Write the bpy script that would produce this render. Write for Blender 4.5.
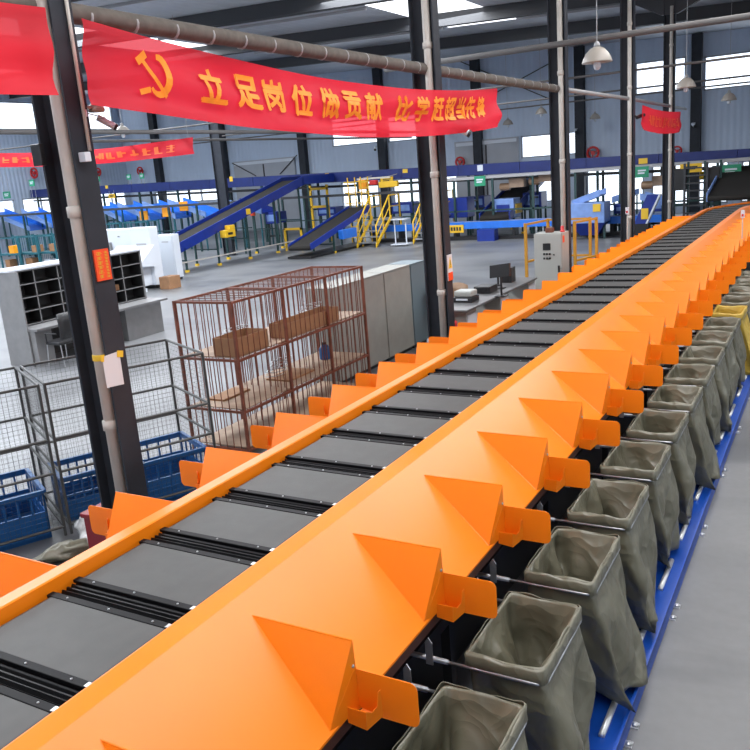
import bpy, math, random
from mathutils import Vector, Matrix
random.seed(7)
C = bpy.context.scene.collection
sc = bpy.context.scene
for o in list(bpy.data.objects): bpy.data.objects.remove(o, do_unlink=True)

# ------------------------------------------------------------ camera, sky, daylight, exposure
CAM = Vector((0.0, 0.0, 3.4)); FPX = 809.26
RX, RD, RF = (Vector(v) for v in ((0.871167, 0.484936, -0.076849), (0.054794, -0.251566, -0.966288), (-0.48792, 0.837587, -0.245727)))
cam = bpy.data.cameras.new('camera'); cam.sensor_width = 36.0; cam.lens = FPX / 750 * 36.0
cam.clip_start = 0.05; cam.clip_end = 300
co = bpy.data.objects.new('camera', cam); C.objects.link(co)
co.matrix_world = Matrix(((RX.x, -RD.x, -RF.x, CAM.x), (RX.y, -RD.y, -RF.y, CAM.y), (RX.z, -RD.z, -RF.z, CAM.z), (0, 0, 0, 1)))
sc.camera = co

w = bpy.data.worlds.new('daylight_sky'); sc.world = w; w.use_nodes = True
w.node_tree.nodes['Background'].inputs[0].default_value = (0.86, 0.93, 1.0, 1)
w.node_tree.nodes['Background'].inputs[1].default_value = 2.6

def area(name, loc, sx, sy, power, rot=(0, 0, 0), col=(1, 0.98, 0.95)):
    l = bpy.data.lights.new(name, 'AREA'); l.shape = 'RECTANGLE'; l.size = sx; l.size_y = sy
    l.energy = power; l.color = col
    o = bpy.data.objects.new(name, l); C.objects.link(o); o.location = loc; o.rotation_euler = rot
    return o
# daylight coming down through the roof's skylight strips
area('skylight_daylight', (-1.0, 11.0, 8.35), 3.0, 26.0, 1100)
area('skylight_daylight', (-13.1, 14.0, 8.6), 3.0, 36.0, 4600, col=(0.93, 0.96, 1.0))
area('skylight_daylight', (-26.0, 14.0, 9.0), 3.0, 36.0, 5400, col=(0.88, 0.94, 1.0))
area('skylight_daylight', (-38.0, 14.0, 9.35), 3.0, 36.0, 4600, col=(0.88, 0.94, 1.0))
area('skylight_daylight', (8.0, 12.0, 8.0), 3.0, 30.0, 150)
# unseen fill lights, added behind the camera and at the right wall
area('front_fill_light', (-3.0, -11.6, 2.6), 12.0, 4.6, 120, (math.radians(90), 0, 0))
area('side_fill_light', (13.7, 12.0, 5.6), 4.0, 30.0, 250, (0, math.radians(90), 0))

sc.view_settings.view_transform = 'Standard'; sc.view_settings.look = 'None'
sc.view_settings.gamma = 1.0; sc.view_settings.exposure = 0.0
sc.view_settings.use_curve_mapping = False

# ------------------------------------------------------------ helpers
def ray(px, py): return RX * ((px - 375) / FPX) + RD * ((py - 375) / FPX) + RF
def atY(px, py, Y): d = ray(px, py); return CAM + d * (Y / d.y)
def atX(px, py, X): d = ray(px, py); return CAM + d * (X / d.x)
def atZ(px, py, Z): d = ray(px, py); return CAM + d * ((Z - CAM.z) / d.z)
V = lambda *a: Vector(a)

def mat(name, col, rough=0.5, metal=0.0, var=0.0, vscale=6.0, bump=0.0, bscale=40.0, stripe=None, coat=0.0, stretch=None, emis=0.0, stripe_amt=0.3, transl=0.0, spec=None, crinkle=0.0):
    m = bpy.data.materials.new(name); m.use_nodes = True
    nt = m.node_tree; b = nt.nodes['Principled BSDF']; L = nt.links
    b.inputs['Base Color'].default_value = (*col, 1); b.inputs['Roughness'].default_value = rough
    b.inputs['Metallic'].default_value = metal
    if coat: b.inputs['Coat Weight'].default_value = coat; b.inputs['Coat Roughness'].default_value = 0.12
    if spec is not None: b.inputs['Specular IOR Level'].default_value = spec
    tc = nt.nodes.new('ShaderNodeTexCoord'); src = tc.outputs['Object']
    if stretch:
        mp = nt.nodes.new('ShaderNodeMapping'); mp.inputs['Scale'].default_value = stretch
        L.new(src, mp.inputs[0]); src = mp.outputs[0]
    if var:
        n = nt.nodes.new('ShaderNodeTexNoise'); n.inputs['Scale'].default_value = vscale; n.inputs['Detail'].default_value = 5
        L.new(src, n.inputs['Vector'])
        r = nt.nodes.new('ShaderNodeValToRGB')
        r.color_ramp.elements[0].position = 0.3; r.color_ramp.elements[1].position = 0.72
        r.color_ramp.elements[0].color = (*[c * (1 - var) for c in col], 1)
        r.color_ramp.elements[1].color = (*[min(1, c * (1 + var)) for c in col], 1)
        L.new(n.outputs['Fac'], r.inputs[0]); L.new(r.outputs[0], b.inputs['Base Color'])
    h = None
    if stripe:                                     # sheet-metal ribs: (axis, period)
        ax, per = stripe
        wv = nt.nodes.new('ShaderNodeTexWave'); wv.wave_type = 'BANDS'; wv.bands_direction = ax
        wv.inputs['Scale'].default_value = 2 * math.pi / (20 * per); wv.inputs['Distortion'].default_value = 0
        L.new(tc.outputs['Object'], wv.inputs['Vector'])
        bp = nt.nodes.new('ShaderNodeBump'); bp.inputs['Strength'].default_value = stripe_amt; bp.inputs['Distance'].default_value = 0.05
        L.new(wv.outputs['Fac'], bp.inputs['Height']); L.new(bp.outputs[0], b.inputs['Normal']); h = bp
    if bump:
        n2 = nt.nodes.new('ShaderNodeTexNoise'); n2.inputs['Scale'].default_value = bscale; n2.inputs['Detail'].default_value = 4
        L.new(src, n2.inputs['Vector'])
        bp = nt.nodes.new('ShaderNodeBump'); bp.inputs['Strength'].default_value = bump; bp.inputs['Distance'].default_value = 0.02
        L.new(n2.outputs['Fac'], bp.inputs['Height'])
        if h: L.new(h.outputs[0], bp.inputs['Normal'])
        L.new(bp.outputs[0], b.inputs['Normal'])
    if crinkle:                                    # crumpled cloth: warped cells give sharp little creases
        nz = nt.nodes.new('ShaderNodeTexNoise'); nz.inputs['Scale'].default_value = 3.0; L.new(src, nz.inputs['Vector'])
        mxv = nt.nodes.new('ShaderNodeMixRGB'); mxv.blend_type = 'ADD'; mxv.inputs[0].default_value = 0.35
        L.new(src, mxv.inputs[1]); L.new(nz.outputs['Color'], mxv.inputs[2]); hs = None
        for scl, st in ((4.5, 1.0), (11.0, 0.45)):
            vo = nt.nodes.new('ShaderNodeTexVoronoi'); vo.feature = 'F1'; vo.inputs['Scale'].default_value = scl; L.new(mxv.outputs[0], vo.inputs['Vector'])
            bp = nt.nodes.new('ShaderNodeBump'); bp.inputs['Strength'].default_value = crinkle * st; bp.inputs['Distance'].default_value = 0.06 if scl < 6 else 0.03
            L.new(vo.outputs['Distance'], bp.inputs['Height'])
            if hs: L.new(hs.outputs[0], bp.inputs['Normal'])
            hs = bp
        L.new(hs.outputs[0], b.inputs['Normal'])
    if emis:
        b.inputs['Emission Color'].default_value = (*col, 1); b.inputs['Emission Strength'].default_value = emis
    if transl:                                     # thin cloth that lets some light and sight through
        out = nt.nodes['Material Output']
        tl = nt.nodes.new('ShaderNodeBsdfTranslucent'); tl.inputs[0].default_value = (*col, 1)
        tp = nt.nodes.new('ShaderNodeBsdfTransparent'); tp.inputs[0].default_value = (1, 0.32, 0.36, 1)
        m1 = nt.nodes.new('ShaderNodeMixShader'); m1.inputs[0].default_value = 0.45
        m2 = nt.nodes.new('ShaderNodeMixShader'); m2.inputs[0].default_value = transl
        L.new(b.outputs[0], m1.inputs[1]); L.new(tl.outputs[0], m1.inputs[2])
        L.new(m1.outputs[0], m2.inputs[1]); L.new(tp.outputs[0], m2.inputs[2]); L.new(m2.outputs[0], out.inputs[0])
    return m

def hexc(r, g, b):
    f = lambda c: (c / 255 / 12.92) if c / 255 <= 0.04045 else ((c / 255 + 0.055) / 1.055) ** 2.4
    return (f(r), f(g), f(b))

M = {}
M['orange'] = mat('orange_powder_coat', (0.93, 0.228, 0.007), 0.30, 0, 0.03, 3.0, 0.0, 90, spec=0.4)
M['belt'] = mat('grey_belt_rubber', (0.052, 0.052, 0.050), 0.55, 0, 0.10, 9.0, 0.05, 300)
M['bellows'] = mat('black_bellows_rubber', (0.006, 0.006, 0.007), 0.4, spec=0.25)
M['strip'] = mat('black_clamp_strip', (0.005, 0.005, 0.006), 0.5, spec=0.12)
M['steel'] = mat('zinc_steel', (0.50, 0.51, 0.53), 0.33, 0.85, 0.1, 20)
M['dark_steel'] = mat('dark_machine_steel', (0.012, 0.012, 0.014), 0.5, 0.2)
M['rust_edge'] = mat('red_oxide_edge', (0.045, 0.014, 0.010), 0.55)
M['sack'] = mat('olive_grey_sack', (0.150, 0.142, 0.098), 0.36, 0, 0.12, 4.0, spec=0.7, crinkle=0.5)
M['sack_y'] = mat('yellow_sack', (0.50, 0.34, 0.05), 0.45, 0, 0.12, 5.0, crinkle=0.5)
M['blue_track'] = mat('blue_track_paint', (0.005, 0.07, 0.42), 0.35, 0, 0.08, 5)
M['roller'] = mat('bright_roller', (0.72, 0.74, 0.74), 0.3, 0.5)
M['column'] = mat('charcoal_column_paint', (0.026, 0.030, 0.039), 0.55, 0, 0.18, 4, spec=0.25)
M['pvc'] = mat('off_white_pipe', (0.50, 0.47, 0.43), 0.5, 0, 0.1, 5)
M['lagging'] = mat('taupe_pipe_lagging', (0.115, 0.10, 0.086), 0.8, 0, 0.2, 12)
M['grey_pipe'] = mat('grey_conduit', (0.34, 0.34, 0.35), 0.5, 0.2)
M['cable_grey'] = mat('taupe_trunking', (0.105, 0.10, 0.10), 0.7)
M['red'] = mat('red_banner_cloth', (0.76, 0.020, 0.042), 0.65, 0, 0.05, 3, 0.1, 6, transl=0.14)
M['red_thick'] = mat('red_banner_weave', (0.76, 0.022, 0.040), 0.65, 0, 0.05, 3, 0.1, 6, transl=0.04)
M['gold'] = mat('yellow_banner_print', (0.93, 0.29, 0.015), 0.6, 0, 0.1, 12)
M['wire'] = mat('grey_cage_wire', (0.065, 0.065, 0.063), 0.5, 0.3)
M['rust'] = mat('rusty_brown_cage', (0.165, 0.048, 0.026), 0.6, 0.1, 0.3, 10)
M['ply'] = mat('plywood_board', (0.34, 0.24, 0.17), 0.7, 0, 0.2, 5)
M['card'] = mat('brown_cardboard', (0.30, 0.155, 0.075), 0.75, 0, 0.12, 6)
M['crate'] = mat('blue_crate_plastic', (0.008, 0.082, 0.255), 0.4)
M['panel'] = mat('grey_partition_board', (0.29, 0.29, 0.265), 0.6, 0, 0.07, 4)
M['panel_blue'] = mat('blue_grey_partition_board', (0.14, 0.19, 0.22), 0.6)
M['shelf_grey'] = mat('grey_sheet_furniture', (0.22, 0.22, 0.225), 0.45, 0.1, 0.1, 5)
M['pigeon'] = mat('pigeonhole_depth_shade', (0.022, 0.022, 0.023), 0.6)  # near-black colour stands for the shade deep in the pigeonholes
M['white'] = mat('white_enamel', (0.62, 0.66, 0.72), 0.35)
M['paper'] = mat('white_paper', (0.62, 0.63, 0.66), 0.7)
M['faded'] = mat('faded_orange_print', (0.90, 0.13, 0.02), 0.6)
M['ink'] = mat('grey_print', (0.35, 0.35, 0.36), 0.7)
M['tape'] = mat('yellow_tape', (0.75, 0.48, 0.03), 0.5)
M['black'] = mat('black_plastic', (0.014, 0.014, 0.016), 0.4)
M['navy'] = mat('navy_conveyor_paint', (0.006, 0.018, 0.13), 0.4, 0, 0.15, 3)
M['blue'] = mat('royal_blue_conveyor_paint', (0.006, 0.026, 0.23), 0.4, 0, 0.12, 3)
M['blue_light'] = mat('bright_blue_chute_paint', (0.02, 0.16, 0.65), 0.38, 0, 0.1, 3)
M['blue_pale'] = mat('pale_blue_steel', (0.18, 0.30, 0.62), 0.4, 0, 0.15, 3)
M['teal'] = mat('teal_green_frame', (0.012, 0.10, 0.13), 0.5)
M['green_post'] = mat('dark_green_post', (0.012, 0.045, 0.045), 0.5)
M['conv_belt'] = mat('dark_conveyor_belt', (0.022, 0.020, 0.018), 0.85, spec=0.2)
M['yellow'] = mat('safety_yellow', (0.72, 0.44, 0.02), 0.45)
M['guard'] = mat('amber_guard_rail', (0.52, 0.25, 0.02), 0.5)
M['green_sign'] = mat('green_sign', (0.015, 0.25, 0.13), 0.5)
M['red_sign'] = mat('red_plastic', (0.55, 0.02, 0.02), 0.45)
M['maroon'] = mat('maroon_box', (0.22, 0.012, 0.022), 0.4)
M['sign_orange'] = mat('orange_red_sign', (0.80, 0.07, 0.01), 0.5)
M['orange_panel'] = mat('amber_panel', (0.85, 0.33, 0.01), 0.5)
M['cab'] = mat('pale_grey_cabinet', (0.36, 0.37, 0.35), 0.45)
M['lampw'] = mat('cream_lamp_shade', (0.34, 0.31, 0.275), 0.4)
M['tan'] = mat('tan_chair_shell', (0.32, 0.20, 0.12), 0.5)
M['table'] = mat('grey_bench_top', (0.12, 0.12, 0.125), 0.4)
M['lime'] = mat('lime_plastic', (0.50, 0.72, 0.03), 0.4)
M['tealp'] = mat('teal_plastic', (0.03, 0.19, 0.24), 0.35)
M['film'] = mat('crumpled_clear_film', (0.55, 0.56, 0.56), 0.15, 0, 0.4, 14, 0.6, 25)
M['wall'] = mat('blue_grey_cladding', (0.48, 0.57, 0.71), 0.5, 0, 0.05, 0.4, stripe=('X', 0.30), stripe_amt=0.35)
M['wall_side'] = mat('blue_grey_side_cladding', (0.48, 0.57, 0.71), 0.5, 0, 0.05, 0.4, stripe=('Y', 0.30), stripe_amt=0.35)
M['door'] = mat('grey_shutter_paint', (0.36, 0.38, 0.42), 0.5, 0, 0.06, 1)
M['roof'] = mat('grey_roof_sheet', (0.50, 0.53, 0.58), 0.42, 0.1, 0.12, 0.6, stripe=('X', 0.40), stripe_amt=0.3)
M['beam'] = mat('dark_roof_steel', (0.035, 0.037, 0.042), 0.5)
M['skylight'] = mat('milky_skylight_sheet', (0.95, 0.97, 1.0), 0.5, emis=2.2)
M['frame'] = mat('window_frame_grey', (0.30, 0.33, 0.38), 0.5)

def glass_mat():
    m = bpy.data.materials.new('window_glass'); m.use_nodes = True; nt = m.node_tree
    nt.nodes.remove(nt.nodes['Principled BSDF']); out = nt.nodes['Material Output']
    t = nt.nodes.new('ShaderNodeBsdfTransparent'); t.inputs[0].default_value = (0.97, 0.98, 1, 1)
    g = nt.nodes.new('ShaderNodeBsdfGlossy'); g.inputs['Roughness'].default_value = 0.05
    mx = nt.nodes.new('ShaderNodeMixShader'); mx.inputs[0].default_value = 0.06
    nt.links.new(t.outputs[0], mx.inputs[1]); nt.links.new(g.outputs[0], mx.inputs[2]); nt.links.new(mx.outputs[0], out.inputs[0])
    return m
M['glass'] = glass_mat()

def floor_mat():
    m = bpy.data.materials.new('polished_concrete'); m.use_nodes = True; nt = m.node_tree; L = nt.links
    b = nt.nodes['Principled BSDF']; tc = nt.nodes.new('ShaderNodeTexCoord')
    def noise(scale, det, stretch=(1, 1, 1), dist=0.0):
        mp = nt.nodes.new('ShaderNodeMapping'); mp.inputs['Scale'].default_value = stretch; L.new(tc.outputs['Object'], mp.inputs[0])
        n = nt.nodes.new('ShaderNodeTexNoise'); n.inputs['Scale'].default_value = scale; n.inputs['Detail'].default_value = det
        n.inputs['Distortion'].default_value = dist
        L.new(mp.outputs[0], n.inputs['Vector']); return n.outputs['Fac']
    def ramp(src, p0, c0, p1, c1):
        r = nt.nodes.new('ShaderNodeValToRGB'); e = r.color_ramp.elements
        e[0].position = p0; e[1].position = p1; e[0].color = (*c0, 1); e[1].color = (*c1, 1); L.new(src, r.inputs[0]); return r.outputs[0]
    base = ramp(noise(0.4, 3, dist=0.2), 0.30, (0.125, 0.129, 0.135), 0.72, (0.195, 0.20, 0.21))
    stain = ramp(noise(0.34, 4, (0.8, 1.6, 1), 0.7), 0.50, (1, 1, 1), 0.68, (0.50, 0.52, 0.56))
    mx = nt.nodes.new('ShaderNodeMixRGB'); mx.blend_type = 'MULTIPLY'; mx.inputs[0].default_value = 0.9
    L.new(base, mx.inputs[1]); L.new(stain, mx.inputs[2])
    fine = ramp(noise(14, 6), 0.35, (0.94, 0.94, 0.94), 0.65, (1, 1, 1))
    m2 = nt.nodes.new('ShaderNodeMixRGB'); m2.blend_type = 'MULTIPLY'; m2.inputs[0].default_value = 1
    L.new(mx.outputs[0], m2.inputs[1]); L.new(fine, m2.inputs[2]); L.new(m2.outputs[0], b.inputs['Base Color'])
    rr = ramp(noise(0.35, 2), 0.3, (0.34, 0.34, 0.34), 0.7, (0.44, 0.44, 0.44)); L.new(rr, b.inputs['Roughness'])
    b.inputs['Specular IOR Level'].default_value = 0.55
    return m
M['floor'] = floor_mat()

class MB:
    def __init__(s): s.v = []; s.f = []
    def add(s, vs, fs):
        k = len(s.v); s.v += [Vector(p) for p in vs]; s.f += [tuple(i + k for i in f) for f in fs]; return s
    def box(s, x0, x1, y0, y1, z0, z1):
        vs = [(x, y, z) for z in (z0, z1) for y in (y0, y1) for x in (x0, x1)]
        return s.add(vs, [(0, 2, 3, 1), (4, 5, 7, 6), (0, 1, 5, 4), (2, 6, 7, 3), (0, 4, 6, 2), (1, 3, 7, 5)])
    def obox(s, o, ex, ey, ez):                       # origin corner + three edge vectors
        o, ex, ey, ez = Vector(o), Vector(ex), Vector(ey), Vector(ez)
        vs = [o + ex * i + ey * j + ez * k for k in (0, 1) for j in (0, 1) for i in (0, 1)]
        return s.add(vs, [(0, 2, 3, 1), (4, 5, 7, 6), (0, 1, 5, 4), (2, 6, 7, 3), (0, 4, 6, 2), (1, 3, 7, 5)])
    def bar(s, p, q, w=0.02, h=None, up=(0, 0, 1)):
        p, q = Vector(p), Vector(q); h = w if h is None else h
        d = (q - p).normalized(); up = Vector(up)
        if abs(d.dot(up)) > 0.98: up = Vector((0, 1, 0))
        a = d.cross(up).normalized() * w; b = a.cross(d).normalized() * h
        return s.obox(p - a / 2 - b / 2, a, b, q - p) if True else s
    def rod(s, p, q, r=0.01, n=8, r2=None): return s.tube([p, q], r, n, r2)
    def tube(s, pts, r, n=8, r2=None):
        pts = [Vector(p) for p in pts]; N = len(pts); vs = []; a = None
        for i, p in enumerate(pts):
            d = (pts[min(i + 1, N - 1)] - pts[max(i - 1, 0)]).normalized()
            if a is None:
                a = d.cross(Vector((0, 0, 1)) if abs(d.z) < 0.95 else Vector((1, 0, 0))).normalized()
            a = (a - d * a.dot(d)).normalized(); b = d.cross(a)
            rr = r if r2 is None else r + (r2 - r) * i / (N - 1)
            for k in range(n):
                t = 2 * math.pi * k / n; vs.append(p + a * math.cos(t) * rr + b * math.sin(t) * rr)
        fs = [(i * n + k, i * n + (k + 1) % n, (i + 1) * n + (k + 1) % n, (i + 1) * n + k) for i in range(N - 1) for k in range(n)]
        fs += [tuple(range(n - 1, -1, -1)), tuple((N - 1) * n + k for k in range(n))]
        return s.add(vs, fs)
    def lathe(s, c, prof, n=20):
        c = Vector(c); vs = []; N = len(prof)
        for r, z in prof:
            for k in range(n):
                t = 2 * math.pi * k / n; vs.append(c + Vector((r * math.cos(t), r * math.sin(t), z)))
        fs = [(i * n + k, i * n + (k + 1) % n, (i + 1) * n + (k + 1) % n, (i + 1) * n + k) for i in range(N - 1) for k in range(n)]
        fs += [tuple(range(n - 1, -1, -1)), tuple((N - 1) * n + k for k in range(n))]
        return s.add(vs, fs)
    def plate(s, pts, n):                             # polygon extruded by vector n
        pts = [Vector(p) for p in pts]; n = Vector(n); k = len(pts)
        fs = [tuple(range(k)), tuple(range(2 * k - 1, k - 1, -1))] + [(i, i + k, (i + 1) % k + k, (i + 1) % k) for i in range(k)]
        return s.add(pts + [p + n for p in pts], fs)
    def grid(s, P, closed_u=False):                   # P[i][j] points
        a, b = len(P), len(P[0]); vs = [p for r in P for p in r]
        fs = [(i * b + j, i * b + (j + 1) % b, (i + 1) * b + (j + 1) % b, (i + 1) * b + j) for i in range(a - 1) for j in range(b if closed_u else b - 1)]
        return s.add(vs, fs)
    def build(s, name, m, parent=None, smooth=False, bevel=0.0, solid=0.0, fixn=True):
        if parent is not None:
            r = parent
            while r.parent: r = r.parent
            off = Vector(r.location)
        else:
            xs = [p.x for p in s.v]; ys = [p.y for p in s.v]; zs = [p.z for p in s.v]
            off = Vector(((min(xs) + max(xs)) / 2, (min(ys) + max(ys)) / 2, min(zs)))
        me = bpy.data.meshes.new(name)
        me.from_pydata([tuple(p - off) for p in s.v], [], s.f); me.update()
        if fixn:
            import bmesh
            bm = bmesh.new(); bm.from_mesh(me); bmesh.ops.recalc_face_normals(bm, faces=bm.faces); bm.to_mesh(me); bm.free()
        me.materials.append(M[m] if isinstance(m, str) else m)
        if smooth:
            for p in me.polygons: p.use_smooth = True
        o = bpy.data.objects.new(name, me); C.objects.link(o)
        if parent is not None: o.parent = parent
        else: o.location = off
        if solid:
            md = o.modifiers.new('thickness', 'SOLIDIFY'); md.thickness = solid; md.offset = 0
        if bevel:
            md = o.modifiers.new('edge', 'BEVEL'); md.width = bevel; md.segments = 2; md.limit_method = 'ANGLE'
        return o

def tag(o, label, cat, group=None):
    o['label'] = label; o['category'] = cat
    if group: o['group'] = group
    return o
def thing(name, label, cat, loc, group=None):
    o = bpy.data.objects.new(name, None); o.empty_display_size = 0.1; C.objects.link(o); o.location = loc
    return tag(o, label, cat, group)
def struct(o): o['kind'] = 'structure'; return o
def dup(root, loc, label=None, group=None):
    def cp(o, par):
        c = o.copy(); C.objects.link(c)
        if par is not None: c.parent = par
        for ch in o.children: cp(ch, c)
        return c
    r = cp(root, None); r.location = loc
    if label: r['label'] = label
    if group: r['group'] = group
    return r
ORD = ['first', 'second', 'third', 'fourth', 'fifth', 'sixth', 'seventh', 'eighth', 'ninth', 'tenth', 'eleventh', 'twelfth', 'thirteenth', 'fourteenth', 'fifteenth', 'sixteenth', 'seventeenth', 'eighteenth', 'nineteenth', 'twentieth']
TENS = {2: 'twenty', 3: 'thirty', 4: 'forty', 5: 'fifty'}
def nth(i):
    if i < 20: return ORD[i]
    t, u = divmod(i + 1, 10)
    return (TENS[t][:-1] + 'ieth') if u == 0 else TENS[t] + '-' + ORD[u - 1]

# ------------------------------------------------------------ hall shell
X0, X1, Y0, Y1 = -46.0, 14.0, -12.0, 45.0
def roofz(x): return 8.55 + 0.034 * (-5.0 - x)
struct(MB().box(X0, X1, Y0, Y1, -0.2, 0.0).build('floor', 'floor'))

def wall_with_holes(name, m, a0, a1, z0, z1, holes, fn, th):
    """rectangular wall in (a,z) with openings; fn maps (a,z,t) to a point"""
    As = sorted({a0, a1, *[h[0] for h in holes], *[h[1] for h in holes]}); Zs = sorted({z0, z1, *[h[2] for h in holes], *[h[3] for h in holes]})
    mb = MB()
    for i in range(len(As) - 1):
        for j in range(len(Zs) - 1):
            ca, cz = (As[i] + As[i + 1]) / 2, (Zs[j] + Zs[j + 1]) / 2
            if any(h[0] < ca < h[1] and h[2] < cz < h[3] for h in holes): continue
            o = fn(As[i], Zs[j], 0); mb.obox(o, fn(As[i + 1], Zs[j], 0) - o, fn(As[i], Zs[j], th) - o, fn(As[i], Zs[j + 1], 0) - o)
    return struct(mb.build(name, m))
fb = lambda a, z, t: V(a, Y1 + t, z)
fl = lambda a, z, t: V(X0 - t, a, z)
# openings: (from, to, sill, head) on the back wall; same on the left wall along Y
back_holes = [(-9.45, -7.0, 6.0, 7.62), (-6.15, -0.4, 5.9, 7.5),
              (-28.0, -24.6, 4.95, 6.65), (-24.0, -20.6, 4.9, 6.5), (-15.65, -12.4, 3.35, 4.55),
              (-12.0, -9.0, 0.2, 2.45), (-8.6, -4.9, 0.4, 2.45), (-4.3, 2.0, 0.4, 2.4),
              (-27.6, -24.9, 1.2, 2.75), (-23.9, -18.6, 1.2, 2.7), (-43.6, -37.0, 2.15, 3.0), (-35.6, -31.0, 1.9, 2.9), (-17.6, -13.2, 0.9, 2.5)]
wall_with_holes('wall_back', 'wall', X0 - 0.3, X1 + 0.3, 0, 10.6, back_holes, fb, 0.2)
left_holes = [(17.0, 24.0, 7.55, 9.3), (26.0, 32.0, 7.55, 9.3), (33.0, 39.6, 7.6, 9.3), (40.9, 44.4, 7.6, 9.3), (30.0, 35.0, 2.2, 3.3), (35.6, 40.0, 2.2, 3.3), (40.5, 44.6, 2.2, 3.3)]
wall_with_holes('wall_left', 'wall_side', Y0, Y1, 0, 10.6, left_holes, fl, 0.2)
right_holes = [(-2.0, 26.0, 4.2, 7.2)]  # unseen opening added for the side fill light
wall_with_holes('wall_right', 'wall_side', Y0, Y1, 0, 10.6, right_holes, lambda a, z, t: V(X1 + t, a, z), 0.2)
wall_with_holes('wall_front', 'wall', X0 - 0.3, X1 + 0.3, 0, 10.6, [(-9.5, 3.5, 0.0, 5.0)], lambda a, z, t: V(a, Y0 - t, z), 0.2)  # unseen front opening added for the fill light behind the camera
wi = 0
def window(fn, a0, a1, z0, z1, nx):
    global wi
    wi += 1
    g = MB(); o = fn(a0, z0, 0.09); g.obox(o, fn(a1, z0, 0.09) - o, fn(a0, z0, 0.1) - o, fn(a0, z1, 0.09) - o)
    root = struct(g.build('window_%d' % wi, 'glass'))
    f = MB()
    def piece(b0, b1, c0, c1):
        o = fn(b0, c0, 0.03); f.obox(o, fn(b1, c0, 0.03) - o, fn(b0, c0, 0.15) - o, fn(b0, c1, 0.03) - o)
    t = 0.07
    piece(a0, a1, z0, z0 + t); piece(a0, a1, z1 - t, z1); piece(a0, a0 + t, z0, z1); piece(a1 - t, a1, z0, z1)
    for i in range(1, nx): x = a0 + (a1 - a0) * i / nx; piece(x - t / 2, x + t / 2, z0, z1)
    f.build('window_frame', 'frame', root)
for h in back_holes: window(fb, *h, max(1, int((h[1] - h[0]) / 1.7)) if h[3] < 3.2 else 1)
for h in left_holes: window(fl, *h, 3 if h[3] < 4 else 1)
window(lambda a, z, t: V(X1 + t, a, z), -2.0, 26.0, 4.2, 7.2, 10)  # glazing of the added, unseen side opening
# white-painted lintel strips and grey door leaves on the back wall
for i, (a0, a1, z1) in enumerate([(-35.9, -30.9, 4.6), (-19.6, -15.75, 4.55)]):
    d = struct(MB().box(a0, a1, Y1 - 0.14, Y1 - 0.02, 0.0, z1).build('door_%d' % (i + 1), 'door'))
    MB().box(a0 + 0.1, a1 - 0.1, Y1 - 0.17, Y1 - 0.14, z1 - 0.26, z1 - 0.08).build('lintel_strip', 'white', d)
    MB().box((a0 + a1) / 2 - .05, (a0 + a1) / 2 + .05, Y1 - 0.16, Y1 - 0.14, 0, z1 - .3).build('leaf_joint', 'beam', d)

# roof: sheet (with the skylight strips left open for their milky panels), rafters and purlins
strips = [(-2.5, 0.5, -2, 24), (-14.6, -11.6, -4, 33.5), (-27.5, -24.5, -4, 32), (-39.5, -36.5, -4, 32), (6.5, 9.5, -3, 27)]
rm = MB(); xs = sorted({X0 - .3, X1 + .3, *[s[0] for s in strips], *[s[1] for s in strips]})
for i in range(len(xs) - 1):
    a, b = xs[i], xs[i + 1]; hole = [s for s in strips if s[0] <= (a + b) / 2 <= s[1]]
    spans = [(Y0 - .3, Y1 + .3)] if not hole else [(Y0 - .3, hole[0][2]), (hole[0][3], Y1 + .3)]
    for y0, y1 in spans: rm.obox((a, y0, roofz(a)), (b - a, 0, roofz(b) - roofz(a)), (0, y1 - y0, 0), (0, 0, .06))
struct(rm.build('ceiling', 'roof'))
for i, s in enumerate(strips):
    struct(MB().obox((s[0], s[2], roofz(s[0]) + .01), (s[1] - s[0], 0, roofz(s[1]) - roofz(s[0])), (0, s[3] - s[2], 0), (0, 0, .03)).build('trim_skylight_%d' % (i + 1), 'skylight'))
COLY = [4.36, 10.85, 17.15, 23.5, 29.7]
for i, y in enumerate(COLY + [36.0, -2.0]):
    b = MB(); ya, yb = y + 0.02, y + 0.2
    b.obox((X0, ya, roofz(X0) - .48), (X1 - X0, 0, roofz(X1) - roofz(X0)), (0, yb - ya, 0), (0, 0, .47))
    b.obox((X0, ya - .08, roofz(X0) - .48), (X1 - X0, 0, roofz(X1) - roofz(X0)), (0, yb - ya + .16, 0), (0, 0, .03))
    if i < 5: b.plate([(-6.5, ya, roofz(-6.5) - .47), (-3.8, ya, roofz(-3.8) - .47), (-4.9, ya, roofz(-5) - 1.0), (-5.4, ya, roofz(-5) - 1.0)], (0, yb - ya, 0))
    struct(b.build('trim_rafter_%d' % (i + 1), 'beam'))
b = MB()
for y in (14.0, 20.3, 26.6, 33.0, 39.0):
    for xa, xb in ((X0, -39.6), (-36.4, -27.6), (-24.4, -14.7), (-11.5, -2.6), (0.6, 6.4), (9.6, X1)):
        b.obox((xa, y, roofz(xa) - .10), (xb - xa, 0, roofz(xb) - roofz(xa)), (0, .06, 0), (0, 0, .09))
struct(b.build('trim_purlins', 'grey_pipe'))

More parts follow.
